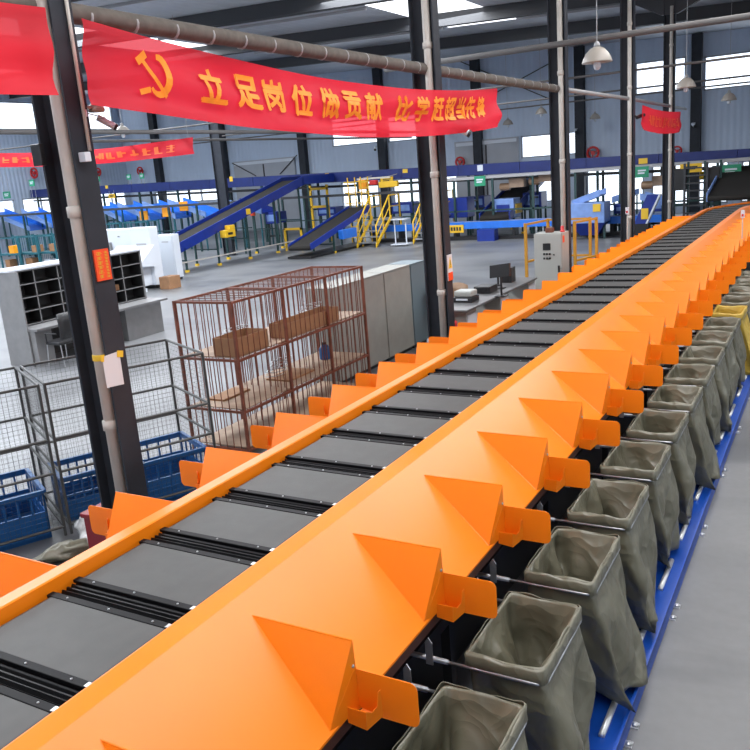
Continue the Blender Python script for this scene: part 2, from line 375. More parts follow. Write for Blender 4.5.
# steel columns of the row along the sorter, each with a white downpipe in its recess
def column(y, label, x1=-4.97, pipe=True, wd=.36, top=None):
    t = thing('steel_column', label, 'column', (x1 - .18, y + .1, 0), 'steel columns of the hall')
    x0 = x1 - wd; top = top or roofz(x1) - 0.46
    MB().box(x1 - .02, x1, y, y + .2, 0, top).build('flange', 'column', t)
    MB().box(x0, x0 + .02, y, y + .2, 0, top).build('flange', 'column', t)
    MB().box(x0 + .02, x1 - .02, y + .09, y + .11, 0, top).build('web', 'column', t)
    MB().box(x0 - .06, x1 + .06, y - .06, y + .26, 0, 0.025).build('base_plate', 'column', t)
    if pipe:
        px = x1 - .115; py = y + .035
        g = MB().rod((px, py, 0.03), (px, py, top - .3), 0.055, 14)
        p = g.build('downpipe', 'pvc', t, smooth=True)
        for z in (1.55, 3.26, 5.0, 6.6):
            MB().lathe((px, py, z), [(0.056, -.045), (.068, -.04), (.068, .04), (.056, .045)], 14).build('pipe_collar', 'pvc', p, smooth=True)
    return t
cl = ['nearest dark steel column with white downpipe, paper sheet and orange sign', 'steel column with downpipe behind the right end of the long red banner',
      'steel column with downpipe behind the pale control cabinet', 'steel column with downpipe just left of the small red banner', 'farthest steel column of the row beside the sorter, behind the small red banner']
for y, l in zip(COLY, cl): column(y, l)
column(29.9, 'grey steel column rising behind the big blue inclined conveyor', x1=-24.55, pipe=False, wd=.55)
bx = [-6.45, -12.25, -18.1, -24.3, -30.1, -36.6, -42.6]
bl = ['between the bright high windows at the right', 'left of the third row column, beside the lower glazing', 'behind the green sign and grey door', 'between two white windows under the long banner',
      'behind the foot of the blue incline and long banner', 'beside the grey shutter door far left', 'behind the right half of the far red banner']
for x, l in zip(bx, bl):
    t = thing('wall_column', 'dark steel column on the back wall ' + l, 'column', (x, Y1 - .3, 0), 'steel columns of the back wall')
    MB().box(x - .24, x - .22, Y1 - .42, Y1 - .02, 0, roofz(x) - .02).build('flange', 'column', t)
    MB().box(x + .22, x + .24, Y1 - .42, Y1 - .02, 0, roofz(x) - .02).build('flange', 'column', t)
    MB().box(x - .22, x + .22, Y1 - .40, Y1 - .37, 0, roofz(x) - .02).build('web', 'column', t)

# ------------------------------------------------------------ the loop sorter
XC = -2.877; YE = 25.3; RC = 3.4
def path(s):                                           # arc length s starts at y = 0; returns point, direction
    if s <= YE: return V(XC, s, 0), V(0, 1, 0)
    a = (s - YE) / RC; return V(XC + RC - RC * math.cos(a), YE + RC * math.sin(a), 0), V(math.sin(a), math.cos(a), 0)
def at_path(s, off, z):
    p, d = path(s); r = V(d.y, -d.x, 0); return p + r * off + V(0, 0, z)
SEND = YE + RC * math.pi * 0.9
samples = [-1.6 + i * 1.345 for i in range(21)] + [YE + i * (SEND - YE) / 16 for i in range(17)]

def sweep(mb, prof, ss):
    P = [[at_path(s, o, z) for o, z in prof] for s in ss]; mb.grid(P, True); n = len(prof); k = len(mb.v) - n * len(ss)
    mb.f.append(tuple(k + i for i in range(n))); mb.f.append(tuple(k + n * (len(ss) - 1) + i for i in range(n)))
    return mb
ZL, ZA, ZC = 1.545, 1.475, 1.143
OI, OB, OA, OC = 0.436, 0.55, 0.635, 1.161
def deck_prof(s):
    top = [(OI, 1.40), (OI, ZL), (OI + .012, ZL + .004), (OB, 1.537), (OC, ZC)]
    bot = [(OC, ZC - .012), (OB, 1.52), (OI + .02, 1.53), (OI + .006, 1.40)]
    return [(s * o, z) for o, z in top + bot]
PITCH = 0.902; YB0 = 2.545
def make_deck(s, label):
    t = thing('chute_deck', label, 'chute deck', (XC + s * 0.8, 0, 0))
    sweep(MB(), deck_prof(s), samples).build('sloping_panel', 'orange', t)
    sweep(MB(), [(s * (OC - .012), ZC - .012), (s * OC, ZC - .012), (s * (OC + .004), ZC - .062), (s * (OC - .03), ZC - .062)], samples).build('edge_angle', 'rust_edge', t)
    first = None; k0 = -2
    for k in range(k0, 25):
        y = YB0 + PITCH * k; X = lambda o: XC + s * o
        def ch(name, mb, m, par, **kw):
            return mb.build(name, m, par, **kw)
        if first is None:
            A = V(X(OA), y, ZA); B = V(X(1.177), y, ZA); Mm = V(X(1.182), y, ZA - .125); D = V(X(1.19), y + .015, ZA - .335); Cc = V(X(OC - .012), y - .19, ZC + .004)
            n = V(0, .004, .002)
            mb = MB().plate([A, B, Mm, Cc], n); mb.plate([Mm, D, Cc], n)
            d = mb.build('divider', 'orange', t)
            fl_ = MB(); zt, zb, x0, x1 = ZA - .135, ZA - .345, 1.185, 1.475; r = .035
            pts = [V(X(x0), y, zt)]
            for q in range(5): a = math.pi / 2 * (1 - q / 4); pts.append(V(X(x1 - r + r * math.cos(a)), y, zt - r + r * math.sin(a)))
            for q in range(5): a = -math.pi / 2 * q / 4; pts.append(V(X(x1 - r + r * math.cos(a)), y, zb + r + r * math.sin(a)))
            pts += [V(X(1.23), y, zb - .0), V(X(x0), y, zb + .03)]
            fl_.plate(pts, (0, .004, 0)).build('flap', 'orange', d)
            br = MB(); yb = y - .068
            br.plate([V(X(1.163), yb, zb + .065), V(X(1.262), yb, zb + .065), V(X(1.258), yb, zb - .022), V(X(1.168), yb, zb - .012)], (0, -.004, 0))
            br.plate([V(X(1.262), yb, zb + .065), V(X(1.258), yb, zb - .022), V(X(1.30), y, zb + .012), V(X(1.30), y, zb + .14), V(X(1.293), y - .012, zb + .13), V(X(1.288), y - .02, zb + .065), V(X(1.275), y - .045, zb + .05)], (-.004 * s, 0, 0))
            br.plate([V(X(1.168), yb, zb - .012), V(X(1.258), yb, zb - .022), V(X(1.30), y, zb + .012), V(X(1.20), y, zb + .02)], (0, 0, -.004))
            br.build('label_bracket', 'orange', d)
            bo = MB(); c = V(X(1.172), y - .008, ZA - .118)
            bo.tube([c, c + V(0, -.006, 0), c + V(0, -.010, 0)], .013, 10, .007)
            bo.build('bolt', 'steel', d, smooth=True)
            first = d; fy = y
        else:
            d = first.copy(); C.objects.link(d); d.parent = t; d.location = (0, y - fy, 0)
            for g in first.children:
                h = g.copy(); C.objects.link(h); h.parent = d
    return t
make_deck(1, 'long orange chute deck sloping down to the row of sacks, right of the belts')
make_deck(-1, 'orange chute deck on the left of the belts, facing the rusty cage')

fr = thing('sorter_frame', 'dark steel under-frame that carries the orange sorter line', 'machine frame', (XC, 10, 0))
sweep(MB(), [(-.40, 1.24), (-.40, 1.40), (.40, 1.40), (.40, 1.24)], samples).build('track_bed', 'dark_steel', fr)
for s in (-1, 1):
    sweep(MB(), [(s * .78, .12), (s * .78, 1.30), (s * .76, 1.30), (s * .76, .12)], samples).build('shade_panel', 'dark_steel', fr)  # dark sheet added for the shade in the void under the deck
    sweep(MB(), [(s * 1.02, .86), (s * 1.02, .93), (s * 1.07, .93), (s * 1.07, .86)], samples).build('side_rail', 'dark_steel', fr)
    for y in range(0, 26, 2):
        MB().box(XC + s * .9 - .03, XC + s * .9 + .03, y, y + .06, 0, 1.26).build('leg', 'dark_steel', fr)
        MB().bar((XC + s * .78, y + .03, .9), (XC + s * 1.07, y + .03, .9), .04).build('bracket_arm', 'dark_steel', fr)

# carriers: grey belt pad, black bellows with clamp strips, bright end clips
CP = 0.6215
def make_carrier():
    t = thing('belt_carrier', 'x', 'sorter carrier', (XC, 0, 1.40), 'belt carriers of the sorter loop')
    w_ = .415; y0, y1 = 0.0, .415
    prof = []
    for i in range(7): a = math.pi / 2 * i / 6; prof.append((w_ - .05 + .05 * math.sin(a), 1.45 + .05 * math.cos(a)))
    pr = [(-o, z) for o, z in reversed(prof)] + prof
    top = [[V(XC + o, y, z) for o, z in pr + [(w_, 1.405), (-w_, 1.405)]] for y in (y0, y0 + .004, y1 - .004, y1)]
    mb = MB().grid(top, True); n = len(top[0]); mb.f += [tuple(range(n)), tuple(3 * n + i for i in range(n))]
    mb.build('belt_pad', 'belt', t)
    # ridged bellows between this pad and the next one
    ys = []; N = 26; ya, yb = y1 + .028, CP - .028
    P = []
    for i in range(N + 1):
        y = ya + (yb - ya) * i / N; dz = .013 * math.cos(2 * math.pi * 5 * i / N)
        P.append([V(XC - .405, y, 1.42), V(XC - .40, y, 1.478 + dz), V(XC + .40, y, 1.478 + dz), V(XC + .408, y, 1.42)])
    MB().grid(P, True).build('bellows', 'bellows', t)
    for ya_, yb_ in ((y1 + .002, y1 + .042), (CP - .042, CP - .002)):
        s_ = MB().box(XC - .41, XC + .385, ya_, yb_, 1.485, 1.503).box(XC + .375, XC + .412, ya_, yb_, 1.42, 1.497).build('clamp_strip', 'strip', t, bevel=.003)
        for q in (-.28, .0, .28): MB().lathe((XC + q, (ya_ + yb_) / 2, 1.503), [(.0055, 0), (.005, .003), (.002, .004)], 8).build('rivet', 'steel', s_)
        MB().box(XC + .365, XC + .405, ya_ + .006, yb_ - .006, 1.4975, 1.5045).build('end_clip', 'steel', s_)
    return t
car = make_carrier(); S0 = 1.858 - CP
i = 0; s = S0 - 2 * CP; ci = -2
while s < SEND - 1:
    p, d = path(s + CP / 2)
    if ci == 0: l = 'grey belt carrier with black bellows at the lower left picture edge, nearest the camera'
    elif ci < 0: l = 'grey belt carrier before the nearest visible one, at the camera end'
    else: l = 'grey belt carrier with black ribbed bellows, %s along the sorter from the camera' % nth(ci)
    if ci == -2: o = car; o['label'] = l
    else: o = dup(car, (0, 0, 0), l)
    ang = -math.atan2(d.x, d.y); q = p - Matrix.Rotation(ang, 3, 'Z') @ V(0, CP / 2, 0)
    o.location = (q.x, q.y, 1.40); o.rotation_euler = (0, 0, ang)
    s += CP; ci += 1

# ------------------------------------------------------------ sack holders and sacks
HY0 = 3.25
def make_holder():
    t = thing('sack_holder', 'x', 'sack holder', (-1.35, HY0, 0.95), 'wire sack holders under the orange deck')
    z = .955; xa, xb, ya, yb = -1.98, -1.095, HY0, HY0 + .66; r = .05
    pts = [V(xa, ya, z)]
    for q in range(6): a = -math.pi / 2 + math.pi / 2 * q / 5; pts.append(V(xb - r + r * math.cos(a), ya + r + r * math.sin(a), z))
    for q in range(6): a = math.pi / 2 * q / 5; pts.append(V(xb - r + r * math.cos(a), yb - r + r * math.sin(a), z))
    pts.append(V(xa, yb, z))
    MB().tube(pts, .0085, 8).build('wire_loop', 'steel', t, smooth=True)
    for y in (ya, yb):
        MB().plate([V(-1.715, y - .02, .93), V(-1.675, y - .02, .93), V(-1.675, y - .02, 1.055), V(-1.695, y - .02, 1.085), V(-1.715, y - .02, 1.055)], (0, .006, 0)).build('hook_plate', 'steel', t)
        MB().rod((-1.98, y, z), (-1.60, y, z), .014, 10).build('sleeve', 'steel', t, smooth=True)
    return t
def make_sack(seed, m, lean, name='mail_sack'):
    R = random.Random(seed)
    t = thing(name, 'x', 'sack', (-1.3, HY0 + .33, 0.14), 'sacks hanging under the sorter')
    xa, xb, ya, yb = -1.50, -1.108, HY0 + .015, HY0 + .645
    NU = 96; ph = [R.uniform(0, 6.28) for _ in range(12)]
    def rect(u, x0, x1, y0, y1, rc=.04):
        # point on a rounded rectangle, u in 0..1, also normal
        W, Dp = x1 - x0, y1 - y0; per = 2 * (W + Dp); s_ = u * per
        if s_ < W: p = V(x0 + s_, y0, 0); n = V(0, -1, 0)
        elif s_ < W + Dp: p = V(x1, y0 + s_ - W, 0); n = V(1, 0, 0)
        elif s_ < 2 * W + Dp: p = V(x1 - (s_ - W - Dp), y1, 0); n = V(0, 1, 0)
        else: p = V(x0, y1 - (s_ - 2 * W - Dp), 0); n = V(-1, 0, 0)
        c = V((x0 + x1) / 2, (y0 + y1) / 2, 0); q = p - c
        ex = max(0, abs(q.x) - (W / 2 - rc)); ey = max(0, abs(q.y) - (Dp / 2 - rc))
        if ex > 0 and ey > 0:
            l = math.hypot(ex, ey); k = rc / l
            if l > rc: q = V(math.copysign(W / 2 - rc + ex * k, q.x), math.copysign(Dp / 2 - rc + ey * k, q.y), 0); n = V(math.copysign(ex, q.x), math.copysign(ey, q.y), 0).normalized()
        return c + q, n
    U0 = lambda W, D: 0
    corners = (xb - xa) / (2 * (xb - xa + yb - ya))
    rows = []
    # inside, from the bottom of the hollow up to the rim
    tri = lambda t: 2 * abs((t / 6.2832) % 1 * 2 - 1) - 1          # sharp folds rather than round waves
    def fold(a_, v, amps, p0):
        d = 0
        for q, (n_, k_, am) in enumerate(amps):
            d += am * tri(a_ * n_ + ph[(p0 + q) % 12] + k_ * v + .6 * math.sin(a_ * 2 + ph[(p0 + q + 5) % 12]))
        return d
    for k in range(16):
        v = k / 15; z = .40 + v * (1.015 - .40); e = 1 - v; sq = 1 - .45 * e ** 1.2; sx = 1 - .34 * e ** 1.1
        row = []
        for i in range(NU):
            p, n = rect(i / NU, xa + .010, xb - .010, ya + .010, yb - .010, .025)
            c = V((xa + xb) / 2 + .05 * lean * e, (ya + yb) / 2, 0); q = p - c; q = V(q.x * sx, q.y * sq, 0)
            a_ = 6.2832 * i / NU
            wr = fold(a_, v, ((2, 3.0, .055), (3, -3.5, .05), (5, 4.5, .030), (8, -6, .012)), 1) * min(1, e * 2.6)
            row.append(c + q - n * (wr + .03 * min(1, e * 3)) + V(0, 0, z))
        rows.append(row)
    rows.append([rect(i / NU, xa + .004, xb - .004, ya + .004, yb - .004, .025)[0] + V(0, 0, 1.03 + .007 * math.sin(i * .4 + ph[3])) for i in range(NU)])
    rows.append([rect(i / NU, xa - .006, xb + .006, ya - .006, yb + .006, .028)[0] + V(0, 0, 1.02) for i in range(NU)])
    for k in range(26):
        v = k / 25; z = .97 - v * (.97 - .135); e = v ** 1.3; f = .5 + .5 * math.sin(ph[4]); bl = math.sin(3.1 * v)
        x0 = xa - .015 * bl; x1 = xb + lean * .26 * e + .05 * bl
        y0 = ya + (.06 + .06 * f) * e - .02 * bl; y1 = yb - (.04 + .10 * (1 - f)) * e + .03 * bl
        row = []
        for i in range(NU):
            p, n = rect(i / NU, x0, x1, y0, y1, .03 + .02 * v)
            a_ = 6.2832 * i / NU
            if abs(p.y - y0) < .02: p = p + V(0, (.10 + .14 * f) * v ** 1.5 * math.sin(math.pi * min(1, max(0, (p.x - x0) / (x1 - x0)))), 0)
            wr = fold(a_, v, ((2, 3.0, .036), (3, -4.0, .034), (5, 6, .022), (9, -9, .011), (15, 12, .004)), 5) * min(1, v * 2.2)
            tip = max(0, 1 - abs((i / NU) - corners) / .07) ** 1.3 * max(0, v - .30) ** 1.3 * (.15 + .50 * lean)
            row.append(p + n * wr + V(.85, -.30, 0) * tip + V(0, 0, z + .015 * tri(a_ * 3 + ph[9]) * v + .10 * v ** 4 * max(0, 1 - abs(p.y - y0) / .3) * (1 - min(1, tip * 8))))
        rows.append(row)
    mb = MB().grid(rows, True); n = len(rows)
    mb.f.append(tuple(range(NU))); mb.f.append(tuple((n - 1) * NU + i for i in range(NU)))
    body = mb.build('sack_body', m, t, smooth=True)
    # folded-over cuff
    cr = []
    for o_, z in ((.008, 1.030), (.016, 1.018), (.014, .985), (.018, .948 + .0), (.008, .945)):
        cr.append([rect(i / NU, xa - o_, xb + o_, ya - o_, yb + o_, .03)[0] + V(0, 0, z + .008 * math.sin(i * .30 + ph[10]) + .004 * math.sin(i * .9 + ph[11])) for i in range(NU)])
    MB().grid(cr, True).build('cuff', m, t, smooth=True, solid=.003)
    return t
hold = make_holder()
kinds = [make_sack(s_, 'sack', l) for s_, l in ((3, .12), (11, .60), (23, .30), (37, .45), (51, .22))]
ysack = make_sack(71, 'sack_y', .5)
placed = {}
seq = [0, 2, 1, 3, 4, 2, 1, 4, 3, 0, 4, -1, 2, 1, 3, 0, 2, 4]
used = set()
for i in range(16):
    dy = PITCH * (i - 1)
    hl = 'bent wire sack holder with hook plates, %s from the camera' % nth(i)
    if i == 0: hold['label'] = hl; hold.location.y += dy
    else: dup(hold, (hold.location.x, HY0 + dy, hold.location.z), hl)
    proto = ysack if seq[i] < 0 else kinds[seq[i]]
    if seq[i] < 0: sl = 'yellow sack hanging among olive ones, %s of the whole sack row' % nth(i)
    elif i == 0: sl = 'olive grey open sack cut off by the bottom picture edge, nearest the camera'
    else: sl = 'olive grey open sack, %s from the camera in the row under the orange flaps' % nth(i)
    loc = (-1.3, HY0 + .33 + dy, 0.14)
    if id(proto) in used: dup(proto, loc, sl)
    else: proto.location = loc; proto['label'] = sl; used.add(id(proto))

# blue roller track on the floor under the sacks
tr = thing('roller_track', 'blue floor track with bright rollers running under the row of sacks', 'roller track', (-1.25, 9, 0))
MB().box(-1.62, -.93, 0.2, 17.2, .085, .10).build('tray', 'blue_track', tr)
MB().box(-.945, -.93, 0.2, 17.2, .0, .125).build('side_rail', 'blue_track', tr)
MB().box(-1.62, -1.605, 0.2, 17.2, .0, .125).build('side_rail', 'blue_track', tr)
y = .45
while y < 16.6:
    for x, o_ in ((-1.035, 0), (-1.24, -.35), (-1.44, .1)):
        MB().rod((x, y + o_, .112), (x, y + o_ + .5, .112), .020, 10).build('roller', 'roller', tr, smooth=True)
    y += PITCH
y = 1.31 - .09
while y < 17:
    for q in (0, .18):
        MB().box(-.93, -.885, y + q - .03, y + q + .03, 0, .006).lathe((-.905, y + q, .006), [(.022, 0), (.02, .012), (.01, .018)], 10).build('anchor_bolt', 'steel', tr)
    y += 1.48
#PART2
# ------------------------------------------------------------ overhead pipes
g = MB().tube([(-5.15, 0.6, 4.73), (-5.15, 4.4, 4.72), (-5.15, 10.9, 4.70), (-5.15, 17.1, 4.70)], .075, 14)
lp = tag(g.build('lagged_pipe', 'lagging', smooth=True), 'thick taupe lagged pipe running overhead along the columns above the long banner', 'pipe')
R_ = MB()
for i in range(34): R_ = MB(); y = 1.0 + i * .48; R_.rod((-5.15, y, 4.705), (-5.15, y + .02, 4.705), .079, 12); R_.build('lagging_band', 'grey_pipe', lp, smooth=True)
tag(MB().tube([(-5.12, 17.12, 4.70), (-5.12, 24, 4.72), (-5.12, 33, 4.66)], .05, 10).build('overhead_pipe', 'grey_pipe', smooth=True), 'thin pale pipe continuing overhead from the lagged pipe past the small banner', 'pipe')
def trunk(a, b, r, label, m='cable_grey'):
    o = MB().rod(a, b, r, 8).build('overhead_pipe', m, smooth=True); tag(o, label, 'pipe'); return o
a, b = atY(385, 73, 16.9), atY(750, 22, 16.9)
trunk((a.x, 16.9, 5.52), (b.x + 1.5, 16.9, 5.52), .06, 'taupe cross pipe high above the sorter, in front of the lamp')
hang = []
for y, z, l in ((25.8, 5.62, 'thin lamp trunking crossing the hall at the height of the second lamp'), (33.6, 5.62, 'thin trunking crossing the hall just under the bright high windows'),
                (39.5, 5.75, 'thin far trunking crossing the hall near the back wall')):
    trunk((-40, y, z), (10, y, z), .035, l)
zq = atX(200, 132, -20.2).z
trunk((-20.2, 13, zq), (-20.2, 44.98, zq), .07, 'grey pipe running along the hall under the long banner, at left')
zq = atX(240, 139.5, -22.4).z
trunk((-22.4, 20, zq), (-22.4, 44.98, zq), .05, 'thinner grey pipe running along the hall below the left pipe')

# high-bay lamps
def lamp(x, y, z, label, first=[None]):
    if first[0] is None:
        t = thing('high_bay_lamp', label, 'lamp', (x, y, z), 'high bay lamps')
        MB().lathe((x, y, z), [(.275, 0), (.272, .015), (.25, .08), (.20, .17), (.13, .24), (.06, .275), (.055, .265), (.12, .225), (.19, .155), (.24, .07), (.265, .01)], 24).build('shade', 'lampw', t, smooth=True)
        MB().lathe((x, y, z), [(.05, .27), (.06, .285), (.05, .33), (.03, .36), (.012, .37)], 14).build('socket_cap', 'grey_pipe', t, smooth=True)
        MB().lathe((x, y, z), [(.05, .16), (.06, .02), (.07, -.06), (.05, -.11), (.02, -.125)], 14).build('bulb', 'white', t, smooth=True)
        MB().rod((x, y, z + .36), (x, y, roofz(x) + .02), .008, 6).build('rod', 'grey_pipe', t)
        first[0] = t; return t
    o = dup(first[0], (x, y, z), label); f_ = first[0]
    for ch in o.children:
        if ch.name.startswith('rod'): ch.scale.z = (roofz(x) + .02 - z) / (roofz(f_.location.x) + .02 - f_.location.z)
    return o
for x, y, z, l in ((-4.02, 15.9, 4.98, 'largest cream bell lamp, hanging between the third and fourth columns'), (-4.0, 25.8, 4.97, 'cream bell lamp in front of the bright high window'),
                   (-3.76, 34.0, 4.85, 'cream bell lamp at the right picture edge, left of another lamp'), (-2.6, 36.2, 4.75, 'cream bell lamp cut off by the right picture edge'),
                   (-12.35, 38.5, 5.3, 'small cream lamp left of the third column, right of the long banner'), (-15.2, 41.8, 5.1, 'smallest cream lamp just right of the long banner'),
                   (-11.0, 43.0, 5.0, 'small cream lamp between the third and fourth columns'),
                   (*atY(123, 134, 21.0), 'cream lamp low under the left end of the long banner')):
    lamp(x, y, z, l)

# security cameras
def cctv(p, d, label, mount=None, sc_=1.0, m='white'):
    p = Vector(p); t = thing('security_camera', label, 'camera', p, 'security cameras'); d = Vector(d).normalized()
    MB().tube([p - d * .16 * sc_, p - d * .155 * sc_, p + d * .12 * sc_, p + d * .16 * sc_], .055 * sc_, 12, .06 * sc_).build('body', m, t, smooth=True)
    MB().tube([p + d * .155 * sc_, p + d * .20 * sc_], .062 * sc_, 12).build('lens_hood', 'black', t)
    q = Vector(mount) if mount else p + V(0, 0, 1.2)
    MB().tube([p, p + V(0, 0, .07 * sc_), q], .011 * sc_, 6).build('bracket', 'grey_pipe', t)
    MB().lathe(q - V(0, 0, .03), [(.05 * sc_, 0), (.05 * sc_, .05)], 10).build('mount', m, t)
    return t
q = atY(106, 122, 4.78); cctv(q, (.45, .55, -.45), 'white security camera with black front under the long banner beside the nearest column', (-4.97, 4.52, q.z + .06), .45)
q = atY(96, 108, 4.68)
tag(MB().lathe((q.x, 4.68, q.z - .03), [(.06, 0), (.065, .02), (.05, .05), (.02, .075)], 16).rod((q.x, 4.68, q.z), (-4.98, 4.55, q.z), .012, 6).build('camera_dome', 'lampw', smooth=True), 'cream dome fixture on the nearest column under the corner of the long banner', 'fixture')
q = atX(460, 129, -4.80); cctv(q, (.8, .3, -.5), 'white security camera beneath the right end of the long banner', (-4.97, 11.02, q.z - .02), .85)
for px, py, xx, l in ((617, 117, -2, 'small dark security camera on an arm left of the fourth column'),):
    pass
q = atX(641, 116, -4.86); cctv(q, (-.5, -.8, -.2), 'small dark security camera at the left edge of the small red banner', (-4.97, 23.6, q.z), .8, 'black')
for x, z, y, l in ((-24.6, 4.6, 44.4, 'small security camera on the back wall column under the long banner'), (-12.4, 4.55, 44.4, 'small security camera on the back wall column right of the third column'), (-6.5, 4.3, 44.4, 'small security camera on the back wall column at the right, under the bright windows')):
    cctv((x, y, z), (.4, -.8, -.3), l, (x, 44.58, z + .1), 1.2)

# ------------------------------------------------------------ red banners
def banner_surf(y0, y1, top0, sag, top1, h, x, wob, seed):
    def P(u, v):
        zt = top0 + (top1 - top0) * u - 4 * sag * u * (1 - u)
        hh = h(u) if callable(h) else h
        y = y0 + (y1 - y0) * u
        d = wob * (math.sin(9 * u + 5 * v + seed) * .5 + math.sin(23 * u - 9 * v + seed * 2) * .3 + math.sin(5 * u + 11 * v + seed) * .35) * (.35 + .65 * v)
        return V(x + d, y, zt - hh * v)
    return P
def banner(name, P, label, m, nu=70, nv=12):
    mb = MB().grid([[P(i / nu, j / nv) for j in range(nv + 1)] for i in range(nu + 1)])
    o = mb.build(name, m, smooth=True); tag(o, label, 'banner'); return o
def print_text(par, P, s, u0, v0, du, dv, off=.022):
    """one printed character fitted into the rectangle (u0..u0+du, v0..v0+dv) of the cloth"""
    cu = bpy.data.curves.new('glyph', 'FONT'); cu.body = s; cu.size = 1; cu.resolution_u = 3; cu.offset = 0.0
    ob = bpy.data.objects.new('glyph', cu); C.objects.link(ob)
    dg = bpy.context.evaluated_depsgraph_get(); me = bpy.data.meshes.new_from_object(ob.evaluated_get(dg))
    bpy.data.objects.remove(ob, do_unlink=True); bpy.data.curves.remove(cu)
    xs = [v.co.x for v in me.vertices]; ys = [v.co.y for v in me.vertices]
    if not xs: return
    ax, bx_, ay, by = min(xs), max(xs), min(ys), max(ys)
    mb = MB(); F = [tuple(p.vertices) for p in me.polygons]
    for k_, (ox, oy) in enumerate(((0, 0), (.035, .015), (-.035, -.015), (.015, -.035), (-.015, .035))):   # printed a little bolder than the font
        mb.add([P(u0 + du * (.06 + .88 * (v.co.x - ax) / (bx_ - ax) + ox), v0 + dv * (.06 + .88 * (1 - (v.co.y - ay) / (by - ay)) + oy)) + V(off + k_ * .0006, 0, 0) for v in me.vertices], F)
    bpy.data.meshes.remove(me)
    return mb.build('printed_character', 'gold', par, fixn=False)
YA, YBn = 4.38, 12.58
PB = banner_surf(YA, YBn, 4.58, .19, 4.47, .575, -4.72, .075, 1.3)
bn = banner('banner', PB, 'long red banner with emblem and yellow Chinese characters strung along the columns', 'red', 110, 14)
U = lambda y: (y - YA) / (YBn - YA)
for ch, xa_, xb_, ya_, yb_ in (('立', 198, 224, 68, 105), ('足', 233, 259, 74.5, 110.5), ('岗', 263, 282.5, 79, 113), ('位', 289, 310.5, 84, 117.5), ('做', 317, 336, 87, 119.5), ('贡', 340.5, 358.5, 90.5, 120.5), ('献', 363, 380, 92.5, 121.5),
                               ('比', 394.5, 409.5, 95.5, 122), ('学', 413, 427.5, 96, 122), ('赶', 431, 443.5, 96, 122), ('超', 444.5, 455.5, 96.5, 121.5), ('当', 457, 464.5, 96.5, 120), ('先', 466, 475, 96, 119.5), ('锋', 476.5, 484.5, 96, 118)):
    p_, q_ = atX(xa_, (ya_ + yb_) / 2, -4.72), atX(xb_, (ya_ + yb_) / 2, -4.72); m_ = (xa_ + xb_) / 2; uu = U((p_.y + q_.y) / 2)
    zt = PB(uu, 0).z; v0 = (zt - atX(m_, ya_, -4.72).z) / .575; v1 = (zt - atX(m_, yb_, -4.72).z) / .575
    print_text(bn, PB, ch, U(p_.y), v0, U(q_.y) - U(p_.y), v1 - v0)
em = MB()
EC = atX(153.5, 75.5, -4.72); EW = (atX(169, 76, -4.72).y - atX(138, 74, -4.72).y) / 2 / .98; EV = (PB(U(EC.y), 0).z - EC.z) / .575
def epts(pts): return [PB(U(EC.y + a * EW), EV - b * .30) + V(.022, 0, 0) for a, b in pts]
def estroke(pts, w):
    L = []; Rr = []
    for i, (a, b) in enumerate(pts):
        a0, b0 = pts[max(i - 1, 0)]; a1, b1 = pts[min(i + 1, len(pts) - 1)]; dx, dy = a1 - a0, b1 - b0; l = math.hypot(dx, dy); ww = w(i / (len(pts) - 1)) if callable(w) else w
        L.append((a - dy / l * ww, b + dx / l * ww)); Rr.append((a + dy / l * ww, b - dx / l * ww))
    em.grid([epts([p, q])  for p, q in zip(L, Rr)])
estroke([(-.75 + 1.55 * t, .62 - 1.45 * t) for t in (0, .25, .5, .75, 1)], .10)
estroke([(-.98 + .52 * t, .42 + .42 * t) for t in (0, .5, 1)], .17)
estroke([(.30 + .62 * math.sin(a), .02 + .80 * math.cos(a)) for a in [-.15 + 4.1 * i / 14 for i in range(15)]], lambda t: .04 + .16 * math.sin(math.pi * min(1, t * .8 + .15)))
estroke([(-.22 - .66 * t, -.62 - .20 * t) for t in (0, .5, 1)], .12)
em.build('party_emblem', 'gold', bn, fixn=False)
P2 = banner_surf(0.2, 4.10, 4.70, .05, 4.62, .56, -4.72, .04, 4.1)
banner('banner', P2, 'plain red banner end at the top left corner, in front of the nearest column', 'red_thick', 40, 10)
P3 = banner_surf(23.75, 29.95, 4.53, .07, 4.48, .66, -4.80, .05, 2.2)
b3 = banner('banner', P3, 'small red banner between the fourth and fifth columns, far along the sorter', 'red_thick', 50, 8)
def scribble(par, P, u0, u1, n, v0, v1, seed, off=.02):
    """faint, unreadable rows of printed strokes"""
    R = random.Random(seed); mb = MB()
    for i in range(n):
        a = u0 + (u1 - u0) * (i + .5) / n; w = (u1 - u0) / n * .34
        for k in range(4):
            if R.random() < .5:
                v = v0 + (v1 - v0) * R.random(); mb.grid([[P(a - w, v) + V(off, -off, 0), P(a - w, v + .06) + V(off, -off, 0)], [P(a + w, v) + V(off, -off, 0), P(a + w, v + .06) + V(off, -off, 0)]])
            else:
                u = a + w * R.uniform(-1, 1); d = w * .3; mb.grid([[P(u - d, v0) + V(off, -off, 0), P(u - d, v1) + V(off, -off, 0)], [P(u + d, v0) + V(off, -off, 0), P(u + d, v1) + V(off, -off, 0)]])
    mb.build('faded_print', 'faded', par, fixn=False)
scribble(b3, P3, .12, .92, 10, .3, .72, 5)
def P4(u, v):
    return V(-30.0 + 10.6 * u, 22.2 + .03 * math.sin(14 * u + 5 * v), 5.22 - .28 * u - .16 * math.sin(math.pi * u) * (1 - .15 * v) - .55 * v)
b4 = banner('banner', P4, 'long red banner hanging far off at left, crossing behind the nearest column', 'red_thick', 50, 6)
scribble(b4, lambda u, v: P4(u, v) + V(-.02, -.01, 0), .05, .93, 16, .3, .7, 9)
